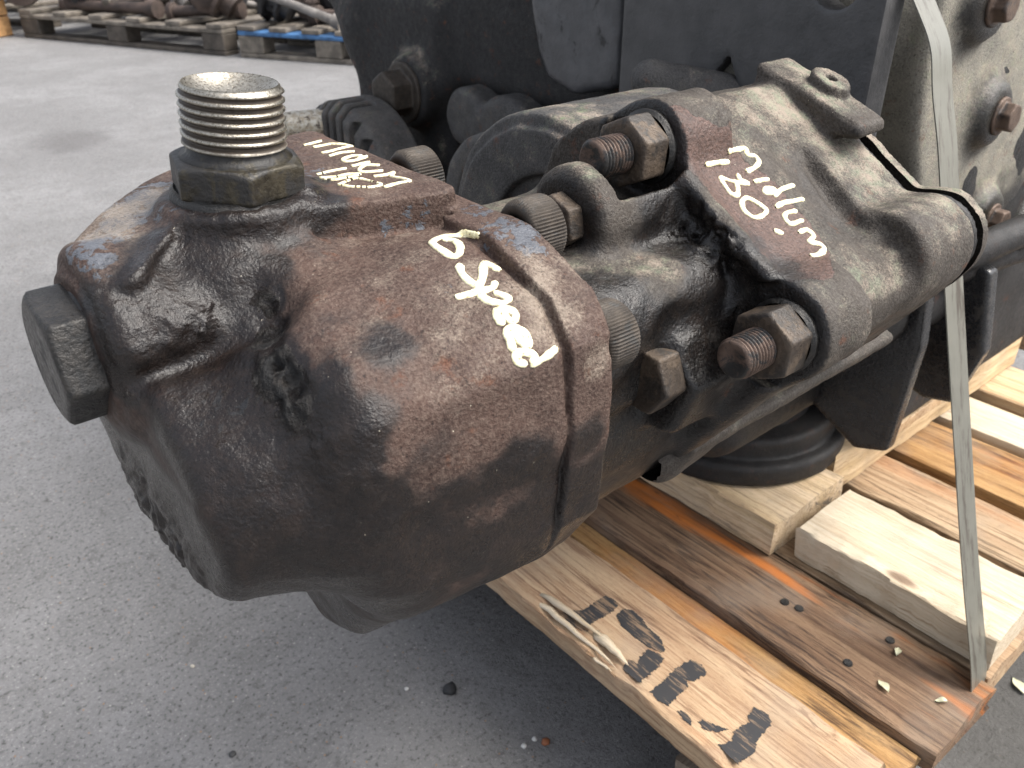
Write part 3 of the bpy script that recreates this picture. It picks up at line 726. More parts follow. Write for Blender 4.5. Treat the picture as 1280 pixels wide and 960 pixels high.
# ---- big gear housing
def f_hs(x, y, z):
    d = box(x, y, z, (.618, .350, .40), (1.15, .52, 1.02), .040)
    d = smin(d, cap(x, y, z, (.63, .372, .640), (.95, .335, .652), .046), .03)       # bulge with bright ridge
    d = smin(d, cap(x, y, z, (.66, .37, .760), (.95, .33, .760), .05), .03)
    d = smin(d, cyx(x, y, z, .44, .52, .09, .575, .66, .012), .02)
    # flange ring with scalloped bolt bosses
    d = smin(d, cyy(x, y, z, .86, .61, .215, .300, .345, .008), .012)
    for (bxx, bz) in BH: d = smin(d, cyy(x, y, z, bxx, bz, .026, .288, .345, .005), .014)
    d = smin(d, box(x, y, z, (.62, .335, .30), (1.1, .52, .46), .03), .03)
    d = smin(d, cap(x, y, z, (.70, .36, .45), (.66, .345, .60), .012), .02)
    d = smin(d, cap(x, y, z, (.78, .35, .52), (.74, .34, .64), .010), .015)
    d = d+.0012*fbm(x, y, z, 26, 3)
    return d
BH = [(.767, .541), (.813, .442), (.704, .629), (.93, .405), (.66, .72)]
V, F = sdf_mesh(f_hs, (.56, .225, .285), (1.17, .82, 1.03), .0045)
N_ = normals(V, F); mk = np.zeros((len(V), 3)); hz = fbm(V[:, 0], V[:, 1], V[:, 2], 22, 3)
mk[:, 1] = np.clip(N_[:, 2]*.9+.28-N_[:, 1]*.1, 0, .8)
mk[:, 0] = np.clip((.505-V[:, 2])/.07, 0, .9)
for (bxx, bz) in BH: mk[:, 0] = np.maximum(mk[:, 0], .85*np.clip(1.9-np.hypot(V[:, 0]-bxx, V[:, 2]-bz)/.026, 0, 1)*(V[:, 1] < .345)*(np.hypot(V[:, 0]-bxx, V[:, 2]-bz) > .012))
mk[:, 0] = np.maximum(mk[:, 0], np.clip(hz*.6-.15, 0, .6)*(V[:, 0] > .67))
hs = mobj('gear_housing', V, F, M_ALU, gb, True, mk); hs['label'] = 'pale grey cast aluminium gear housing with brown flange bolts'
BOLT = hex_mesh(.021, .013, .0012, washer=.0155, wt=.003)
for (bxx, bz) in BH: place('flange_bolt', BOLT, along((bxx, .2755, bz), (0, 1, 0), bxx*40), M_BROWNB, hs)
# ---- mounting plate with hole
def f_pl(x, y, z):
    d = box(x, y, z, (.562, .297, .545), (.588, .524, .86), .0025)
    d = np.maximum(d, -(np.hypot(y-.334, z-.651)-.019))
    d = np.maximum(d, -exx(x, y, z, [(.400, .570), (.432, .570), (.413, .594)], .55, .6, 0))
    return d
V, F = sdf_mesh(f_pl, (.55, .28, .53), (.60, .54, .87), .0022)
pl = mobj('mounting_plate', V, F, M_PLATE, gb); pl['label'] = 'flat dark grey mounting plate with a round hole'
pl.data.set_sharp_from_angle(angle=R(40))
V, F = sdf_mesh(lambda x, y, z: box(x, y, z, (.625, .45, .545), (.66, .57, .86), .008), (.61, .44, .535), (.67, .58, .87), .004)
mobj('dark_rib', V, F, M_BLK, gb, True, np.zeros((len(V), 3)))
# ---- black rear housing
def f_rh(x, y, z):
    d = box(x, y, z, (.63, .50, .495), (1.10, 1.085, 1.02), .02)
    d = smin(d, cap(x, y, z, (.66, 1.045, .30), (.66, 1.045, .60), .036), .03)
    d = smin(d, box(x, y, z, (.62, .86, .30), (.70, 1.06, .60), .02), .02)
    d = smin(d, cap(x, y, z, (.655, 1.075, .545), (.655, 1.165, .615), .030), .05)
    d = smin(d, cap(x, y, z, (.655, 1.165, .615), (.655, 1.19, .80), .032), .03)
    d = smax(d, -cap(x, y, z, (.60, .72, .46), (.60, .86, .45), .035), .02)
    d = smin(d, box(x, y, z, (.74, .30, .22), (1.1, 1.04, .60), .03), .02)
    d = smin(d, cyx(x, y, z, .915, .487, .044, .60, .66, .006), .014)
    return d+.0011*fbm(x, y, z, 30, 3)
V, F = sdf_mesh(f_rh, (.58, .28, .20), (1.12, 1.22, 1.03), .0055)
N_ = normals(V, F); mk = np.zeros((len(V), 3)); mk[:, 1] = np.clip(N_[:, 2]*.6+.1, 0, .5)
rh = mobj('rear_housing', V, F, M_BLK, gb, True, mk); rh['label'] = 'large black painted casting behind the pump'
BB = hex_mesh(.048, .034, .0018, washer=.036, wt=.006)
place('flange_bolt', BB, along((.568, .915, .487), (1, 0, 0), .5), M_SCREW, rh)
# raised panel
PNL = [(.665, .86), (.52, .86), (.515, .548), (.60, .533), (.645, .545), (.660, .575), (.680, .64), (.72, .72), (.735, .86)]
V, F = sdf_mesh(lambda x, y, z: exx(x, y, z, [(.76, .86), (.553, .86), (.553, .545), (.61, .531), (.650, .541), (.664, .565), (.680, .62), (.715, .69)], .592, .64, .008, .012)+.0007*fbm(x, y, z, 40, 2), (.58, .50, .52), (.65, .78, .87), .0035)
mobj('cover_panel', V, F, M_PANEL, gb)['label'] = 'raised satin grey cover panel with a rounded corner'
# ---- slotted drum
def f_dr(x, y, z):
    d = cyx(x, y, z, .926, .374, .112, .50, .565, .003)
    d = smax(d, (np.hypot(y-.926, z-.374)-.099-(x-.50)*.9)*.74, .003)
    for k in range(5): d = np.maximum(d, -box(x, y, z, (.48, (.898+k*.0165), .430), (.548, (.9065+k*.0165), .54), .002))
    d = np.maximum(d, -box(x, y, z, (.48, .852, .420), (.515, .864, .455), .003)); d = np.maximum(d, -box(x, y, z, (.48, .874, .438), (.515, .886, .470), .003))
    return d
V, F = sdf_mesh(f_dr, (.49, .77, .255), (.575, 1.045, .51), .0022)
mk = np.zeros((len(V), 3)); mk[:, 1] = .22
dr = mobj('slotted_drum', V, F, M_HUB, gb, True, mk); dr['label'] = 'dark round drum with cut slots showing behind the pump'
place('drum_stud', lathe_x([(0, .006), (.001, .016), (.003, .0175), (.05, .0175), (.051, .019), (.09, .019)], 32), along((.462, .972, .455), (1, -.25, 0)), M_THR, dr)
# ---- round pipe and hubs in the dark gap
def f_pp(x, y, z):
    d = cyx(x, y, z, .625, .425, .080, .50, .74, .010)
    d = smin(d, cyx(x, y, z, .625, .425, .088, .575, .60, .006), .004)
    d = np.maximum(d, -cyx(x, y, z, .615, .418, .066, .48, .53, .004))
    d = smin(d, cyx(x, y, z, .73, .46, .05, .60, .76, .012), .01)
    d = smin(d, cyx(x, y, z, .80, .475, .034, .60, .76, .01), .01)
    d = smin(d, cap(x, y, z, (.52, .45, .575), (.58, .40, .56), .016), .01)
    return d+.0008*fbm(x, y, z, 60, 3)
V, F = sdf_mesh(f_pp, (.48, .38, .33), (.77, .86, .60), .0032)
mk = np.zeros((len(V), 3)); mk[:, 1] = .22
pp = mobj('output_hub', V, F, M_HUB, gb, True, mk)
# ---- lower black casting, drive flange, foot bracket
def f_lo(x, y, z):
    d = box(x, y, z, (.47, .31, .30), (.80, .62, .50), .03)
    d = smin(d, cyz(x, y, z, .70, .46, .085, .20, .36, .01), .03)
    d = smin(d, cap(x, y, z, (.46, .27, .44), (.72, .29, .40), .030), .03)
    return d+.001*fbm(x, y, z, 40, 3)
V, F = sdf_mesh(f_lo, (.42, .22, .19), (.83, .64, .52), .004)
mk = np.zeros((len(V), 3)); mk[:, 0] = .55
lo_ = mobj('lower_casting', V, F, M_BLK, gb, True, mk)
V, F = sdf_mesh(lambda x, y, z: smin(cyz(x, y, z, .705, .458, .122, .1845, .210, .007), cyz(x, y, z, .705, .458, .108, .207, .232, .006), .004)+.0006*fbm(x, y, z, 70, 2), (.56, .315, .175), (.85, .61, .24), .0024)
mk = np.zeros((len(V), 3)); mk[:, 0] = .6
o = mobj('drive_flange', V, F, M_BLK, gb, True, mk); o['label'] = 'round black drive flange resting on the timber block'
def f_ft(x, y, z):
    d = exx(x, y, z, [(.245, .455), (.238, .40), (.243, .302), (.27, .292), (.40, .36), (.40, .46)], .606, .622, .003, .004)
    d = np.minimum(d, exx(x, y, z, [(.235, .440), (.222, .372), (.235, .318), (.26, .312), (.40, .36), (.40, .46)], .694, .710, .003, .004))
    d = smin(d, box(x, y, z, (.606, .292, .36), (.710, .41, .46), .004), .006)
    return d
V, F = sdf_mesh(f_ft, (.595, .21, .28), (.72, .42, .47), .002)
mk = np.zeros((len(V), 3)); mk[:, 0] = .6
o = mobj('foot_bracket', V, F, M_GLOSS, gb, True, mk); o['label'] = 'glossy black bracket with two upright webs'
# lower rim under the take off
V, F = sdf_mesh(lambda x, y, z: smin(exx(x, y, z, [(.217, .446), (.212, .455), (.25, .475), (.42, .475), (.42, .43), (.25, .43)], .300, .50, .003, .004), cap(x, y, z, (.30, .235, .44), (.5, .26, .45), .014), .012)+.0006*fbm(x, y, z, 80, 2), (.29, .20, .42), (.51, .44, .49), .002)
mk = np.zeros((len(V), 3)); mk[:, 1] = .22*(V[:, 1] < .225); mk[:, 0] = .5*(V[:, 1] > .23)
mobj('lower_rim', V, F, M_PTO, gb, True, mk)
# black pipe low at the right
V, F = sdf_mesh(lambda x, y, z: np.minimum(cap(x, y, z, (.66, .255, .452), (.95, .215, .47), .013), cap(x, y, z, (.655, .262, .436), (.95, .215, .44), .011)), (.58, .15, .36), (.98, .27, .49), .004)
mobj('black_hose', V, F, M_BLK, gb, True, np.zeros((len(V), 3))+np.array([.7, 0, 0]))

# ================================================================== PUMP
PF = [(.385, .5945), (.226, .5945), (.192, .581), (.181, .566), (.1795, .530), (.184, .487), (.200, .460), (.268, .386), (.30, .372), (.38, .40), (.42, .48), (.42, .57)]
PB = [(.385, .5915), (.232, .5915), (.1945, .5805), (.1822, .5655), (.1803, .530), (.1850, .488), (.2015, .461), (.269, .388), (.30, .374), (.38, .402), (.418, .48), (.418, .57)]
PD = [(.0615, .275), (.072, .270), (.095, .290), (.1216, .2785), (.165, .264), (.182, .2585), (.1925, .2575), (.1935, .378), (.172, .372), (.1286, .3627), (.0635, .320)]
PN = [(.290, .570), (.250, .560), (.229, .540), (.213, .512), (.224, .492), (.265, .476), (.31, .480), (.345, .507), (.352, .56), (.335, .588)]
def f_pump(x, y, z):
    fl = exx(x, y, z, PF, .1795, .2000, .0014, .003)
    # barrel, drawn in slightly towards the front
    t = np.clip((.182-x)/.085, 0, 1); s = 1+.070*t
    xb = x-.38*np.clip(.505-z, 0, .11)*np.clip((.165-x)/.05, 0, 1)
    bd = exx(xb, .30+(y-.30)*s, .49+(z-.49)*s, PB, .0945, .190, .018, .012)
    bd = smin(bd, cap(x, y, z, (.125, .214, .478), (.185, .203, .480), .010), .020)
    d = smin(bd, fl, .002)
    # nose
    xn = x-.02*np.clip(.53-z, 0, .1)
    no = exx(xn, y, z, PN, .0610, .130, .008, .016)
    no = smin(no, ell(x, y, z, (.090, .247, .520), (.034, .042, .040)), .012)
    no = smax(no, .0612+.022*np.clip(.535-z, 0, .1)-x, .0035)
    bo = cyx(x, y, z, .297, .562, .036, .0585, .135, .006)
    no = smin(no, bo, .008)
    d = smin(d, no, .024)
    # deck with the inlet boss
    dz = np.clip((.112-x)/.05, 0, 1)
    de = exz(x, y, z+.012*dz*dz, PD, .556, .6020, .0018, .006)
    d = smax(d, -cap(x, y, z, (.1220, .2770, .5915), (.183, .2575, .5915), .0036), .003)
    d = smin(d, de, .0012)
    # sunken valleys of the casting
    d = smax(d, -cap(x, y, z, (.078, .243, .597), (.098, .246, .590), .0165), .008)
    d = smin(d, cyz(x, y, z, .121, .299, .0285, .57, .6045, .003), .006)
    # groove between deck and flange
    d = smax(d, -cap(x, y, z, (.1950, .25, .6005), (.1950, .40, .6005), .0026), .002)
    # parting seam in front of the flange
    d = d+.0011*np.exp(-((x-.1790)/.0009)**2)*(y < .23)
    # front rim step
    d = smin(d, cyx(x, y, z, .2965, .562, .0275, .0560, .07, .002), .003)
    # shallow valleys and swells of the casting, along lines on its skin
    for (pl, r_, dp) in GROOVES:
        g = np.full(x.shape, 9., np.float32)
        for p_, q_ in zip(pl[:-1], pl[1:]): g = np.minimum(g, cap(x, y, z, p_, q_, 0))
        d = d+dp*np.exp(-(g/r_)**2)
    # small lumps
    d = d+.0007*fbm(x, y, z, 55, 3)
    # crusts of caked dirt
    for (c, r_, a) in CRUST:
        q = np.clip(1.25-np.sqrt(((x-c[0])/r_[0])**2+((y-c[1])/r_[1])**2+((z-c[2])/r_[2])**2), 0, 1)
        d = d-a*q*(.45+fbm(x, y, z, 260, 3)*.85)
    return d
XG = [(.085, .235, .54, .045, .55), (.088, .268, .588, .024, .8), (.075, .27, .575, .02, .55), (.11, .205, .50, .03, .5), (.09, .215, .49, .03, .45), (.15, .19, .48, .035, .4), (.18, .183, .50, .03, .4), (.12, .24, .43, .06, .6), (.19, .205, .455, .04, .5), (.121, .299, .604, .034, .62), (.140, .275, .604, .010, .8), (.121, .276, .604, .008, .9), (.30, .33, .40, .08, .6), (.15, .28, .39, .05, .6)]
GROOVES = [([(0.1069, 0.2612, 0.5829), (0.1033, 0.2454, 0.5718), (0.096, 0.2211, 0.5682)], 0.0065, 0.0022), ([(0.0946, 0.2125, 0.5654), (0.0925, 0.204, 0.553), (0.0895, 0.2005, 0.532)], 0.006, 0.001), ([(0.062, 0.2631, 0.5624), (0.0773, 0.2608, 0.5639), (0.0924, 0.2548, 0.5687), (0.1028, 0.2484, 0.5723)], 0.0055, 0.0034), ([(0.0863, 0.2802, 0.5911), (0.0898, 0.2684, 0.5838), (0.0954, 0.2616, 0.5766)], 0.008, 0.003), ([(0.0741, 0.2641, 0.5813), (0.0614, 0.2615, 0.5735)], 0.01, -0.0022), ([(0.1071, 0.1874, 0.5463), (0.1417, 0.1839, 0.5418), (0.1712, 0.1812, 0.5419)], 0.012, -0.0012), ([(0.1181, 0.1887, 0.5211), (0.1462, 0.1859, 0.517), (0.1742, 0.1834, 0.5136)], 0.01, 0.0009), ([(0.1243, 0.1889, 0.5143), (0.1353, 0.1917, 0.4843)], 0.01, 0.0012)]
CRUST = [((0.1066, 0.2565, 0.5801), (0.0057, 0.0057, 0.0057), 0.0018), ((0.1034, 0.2478, 0.5723), (0.0095, 0.0095, 0.0095), 0.0016), ((0.0967, 0.229, 0.5717), (0.0095, 0.0095, 0.0095), 0.0017), ((0.0931, 0.2182, 0.5662), (0.0087, 0.0087, 0.0087), 0.0015), ((0.0928, 0.2118, 0.5606), (0.0071, 0.0071, 0.0071), 0.0013), ((0.0992, 0.2105, 0.573), (0.004, 0.004, 0.004), 0.0014), ((0.0698, 0.2621, 0.5762), (0.0084, 0.0084, 0.0084), 0.0014), ((0.0814, 0.2618, 0.5756), (0.0079, 0.0079, 0.0079), 0.0016), ((0.1179, 0.2718, 0.6046), (0.0076, 0.0076, 0.0076), 0.0016), ((0.1073, 0.2743, 0.6043), (0.0064, 0.0064, 0.0064), 0.0016), ((0.1004, 0.2877, 0.6052), (0.0048, 0.0048, 0.0048), 0.0018), ((0.1384, 0.2811, 0.6065), (0.0043, 0.0043, 0.0043), 0.0022), ((0.1009, 0.1896, 0.542), (0.0085, 0.0085, 0.0085), 0.001), ((0.1087, 0.1883, 0.523), (0.009, 0.009, 0.009), 0.001), ((0.0938, 0.2013, 0.5539), (0.0065, 0.0065, 0.0065), 0.0012), ((0.1616, 0.1825, 0.5236), (0.0096, 0.0096, 0.0096), 0.0009), ((0.0751, 0.2194, 0.5467), (0.0104, 0.0104, 0.0104), 0.0006)]
CRUST += [((.066, .28, .49), (.014, .05, .025), .003)]
GREASE = [(0.088, 0.2703, 0.5851, 0.0144, 1.0), (0.0869, 0.2813, 0.5921, 0.0088, 0.95), (0.093, 0.2624, 0.577, 0.0097, 1.05), (0.1025, 0.2643, 0.586, 0.0069, 0.9), (0.0771, 0.2743, 0.5897, 0.0086, 0.7), (0.0673, 0.2622, 0.5765, 0.0095, 0.62), (0.0786, 0.261, 0.5767, 0.0084, 0.6), (0.059, 0.266, 0.5783, 0.0073, 0.8), (0.0587, 0.2657, 0.5609, 0.0069, 0.85), (0.1018, 0.2438, 0.5714, 0.0083, 1.25), (0.0947, 0.2245, 0.5701, 0.0093, 1.3), (0.0927, 0.2131, 0.563, 0.0071, 1.25), (0.1073, 0.2555, 0.5787, 0.0057, 1.15), (0.0921, 0.2083, 0.5539, 0.0051, 1.0), (0.1073, 0.2624, 0.5853, 0.0046, 1.0), (0.081, 0.236, 0.5599, 0.0161, 0.72), (0.0695, 0.234, 0.5521, 0.0121, 0.7), (0.0822, 0.2165, 0.5495, 0.0117, 0.8), (0.0906, 0.2048, 0.546, 0.0087, 0.9), (0.0995, 0.1996, 0.5638, 0.0069, 0.95), (0.1011, 0.1925, 0.5538, 0.0093, 1.0), (0.1034, 0.1891, 0.5318, 0.0118, 1.02), (0.1111, 0.1887, 0.5114, 0.0119, 0.92), (0.0957, 0.1945, 0.5324, 0.0103, 0.92), (0.1238, 0.2062, 0.578, 0.0081, 0.6), (0.101, 0.2053, 0.5719, 0.0059, 0.8), (0.0705, 0.2143, 0.5333, 0.0121, 0.55), (0.0626, 0.2287, 0.5412, 0.008, 0.6), (0.062, 0.2446, 0.5514, 0.0055, 0.8), (0.0617, 0.2216, 0.5173, 0.0061, 0.75), (0.1589, 0.1816, 0.5288, 0.0111, 0.75), (0.1744, 0.1836, 0.5098, 0.0101, 0.7), (0.1878, 0.1795, 0.5291, 0.0076, 0.7), (0.1936, 0.1817, 0.5053, 0.0093, 0.6), (0.1419, 0.1847, 0.5266, 0.0093, 0.62), (0.1271, 0.1877, 0.5204, 0.0119, 0.55), (0.1148, 0.2841, 0.605, 0.0151, 0.62), (0.1046, 0.2977, 0.6052, 0.0062, 0.9), (0.1364, 0.2806, 0.6058, 0.0049, 0.95), (0.155, 0.2999, 0.6023, 0.004, 0.8), (0.1067, 0.2736, 0.6024, 0.0087, 0.6), (0.0616, 0.2796, 0.5923, 0.0075, 0.6), (0.1148, 0.2612, 0.5895, 0.004, 0.9), (0.103, 0.1919, 0.5034, 0.0124, 0.65), (0.0777, 0.2073, 0.5144, 0.0109, 0.5), (0.1308, 0.1898, 0.4958, 0.0145, 0.5), (0.1573, 0.1861, 0.4984, 0.0089, 0.55), (0.1804, 0.1848, 0.489, 0.0081, 0.6), (0.1269, 0.1855, 0.5475, 0.0066, 0.35), (0.1098, 0.1914, 0.5636, 0.0054, 0.4)]
DUST = [(0.1684, 0.2077, 0.5834, 0.0164, 0.2), (0.1797, 0.1915, 0.5737, 0.0109, 0.3), (0.1953, 0.2047, 0.586, 0.0115, 0.25), (0.1913, 0.181, 0.5586, 0.0073, 0.4), (0.1425, 0.1883, 0.5668, 0.0178, 0.18), (0.0757, 0.3133, 0.5958, 0.0143, 0.35), (0.0948, 0.3246, 0.6007, 0.0119, 0.35)]
PAINT = [(0.1909, 0.2259, 0.5945, 0.01, 0.62), (0.1949, 0.2497, 0.5945, 0.0075, 0.5), (0.1895, 0.2133, 0.5894, 0.0057, 0.6), (0.1734, 0.2615, 0.5942, 0.0062, 0.45), (0.1628, 0.265, 0.5904, 0.0043, 0.4), (0.1601, 0.3091, 0.6025, 0.0075, 0.45), (0.1597, 0.2781, 0.6017, 0.005, 0.3), (0.1738, 0.2371, 0.5909, 0.0041, 0.4), (0.1546, 0.2163, 0.5844, 0.0027, 0.42), (0.0658, 0.2967, 0.5985, 0.009, 0.6), (0.0772, 0.309, 0.5966, 0.0113, 0.62), (0.0886, 0.32, 0.5995, 0.0111, 0.6), (0.0999, 0.33, 0.6014, 0.0101, 0.58), (0.0649, 0.2838, 0.5956, 0.0064, 0.5), (0.0931, 0.2985, 0.604, 0.0061, 0.45), (0.0801, 0.2371, 0.5597, 0.0108, 0.36), (0.0865, 0.2226, 0.558, 0.0078, 0.3)]  # old paint flakes, blue grey slope patch, sky sheen tinted on deck and lobe
GREASE += XG
V, F = sdf_mesh(f_pump, (.048, .165, .355), (.2035, .432, .618), .00125)
N_ = normals(V, F); hz = fbm(V[:, 0], V[:, 1], V[:, 2], 70, 3)
mk = np.zeros((len(V), 3))
mk[:, 0] = blobs(V, GREASE)
mk[:, 0] = np.maximum(mk[:, 0], np.where(V[:, 0] < .0665, np.clip((.552-V[:, 2])/.03, 0, .95), 0))
mk[:, 0] = mk[:, 0]*(1-np.clip(blobs(V, PAINT)*.9, 0, .8)*(V[:, 2] > .588))
mk[:, 0] = np.where(mk[:, 0] > 1, mk[:, 0], np.minimum(mk[:, 0]*1.10, .95))
mk[:, 0] = np.clip(mk[:, 0]+.06*hz, 0, 1.3)
mk[:, 1] = np.clip(N_[:, 2]*.30-.08, 0, .3)+blobs(V, DUST)
mk[:, 2] = blobs(V, PAINT)
pump = mobj('pump_casing', V, F, M_PUMP, gb, True, mk); pump['label'] = 'rusty brown cast iron hydraulic pump body with black grease'
PUMP_BVH = BVHTree.FromPolygons([tuple(v) for v in V], F.tolist())
# ---- inlet fitting
ax = Vector((.055, -.050, .93)).normalized(); base = Vector((.121, .2985, .6035))
HX = hex_mesh(.0430, .0120, .0008, chamfer_both=False)
def flip(P, ax, L, roll): return along(P+ax*L, -ax, roll)
place('port_collar', lathe_x([(0, .0225), (.0012, .0238), (.0045, .0242), (.006, .0242)], 64), flip(base-ax*.002, ax, .006, 0), M_PLUG, pump)
place('port_hex', HX, flip(base+ax*.0030, ax, .0120, .30), M_NUTB, pump)
place('port_neck', lathe_x([(0, .0162), (.0045, .0160), (.0075, .0175), (.0095, .0205), (.0100, .0200)], 64), flip(base+ax*.0140, ax, .0100, 0), M_NUTB, pump)
VFT = thread_mesh(.0181, .0212, .0032, .0018, 110, bore=.0158, wear=.03)
rr_ = np.hypot(np.array(VFT[0])[:, 1], np.array(VFT[0])[:, 2]); xx_ = np.array(VFT[0])[:, 0]
gm = np.zeros((len(rr_), 3)); gm[:, 0] = np.where(rr_ > .0155, np.clip((.0178-rr_)/.0010, 0, 1)*np.clip((xx_-.0012)/.001, 0, 1), .08)+np.clip((xx_-.016)/.010, 0, .35)
place('threaded_port', VFT, flip(base+ax*.0190, ax, .0212, .4), M_STEEL, pump, True, gm)
# ---- front plug
PLG = hex_mesh(.0420, .0165, .0010, chamfer_both=False)
place('hex_plug', PLG, along((.0428, .2965, .562), (1, 0, 0), .20), M_PLUG, pump)
place('plug_washer', lathe_x([(0, .0205), (.0006, .0222), (.0030, .0222), (.0034, .021)], 56), along((.0578-.0022, .2965, .562), (1, 0, 0)), M_PLUG, pump)
# ---- cap screws behind the flange
CS = cap_screw_mesh(.0126, .0160)
for P in [(.2005, .1945, .5570), (.2005, .2350, .5870), (.2005, .3130, .5900)]:
    place('cap_screw', CS, along(Vector(P)+Vector((.0160, 0, 0)), (-1, 0, 0), P[1]*50), M_SCREW, pump)

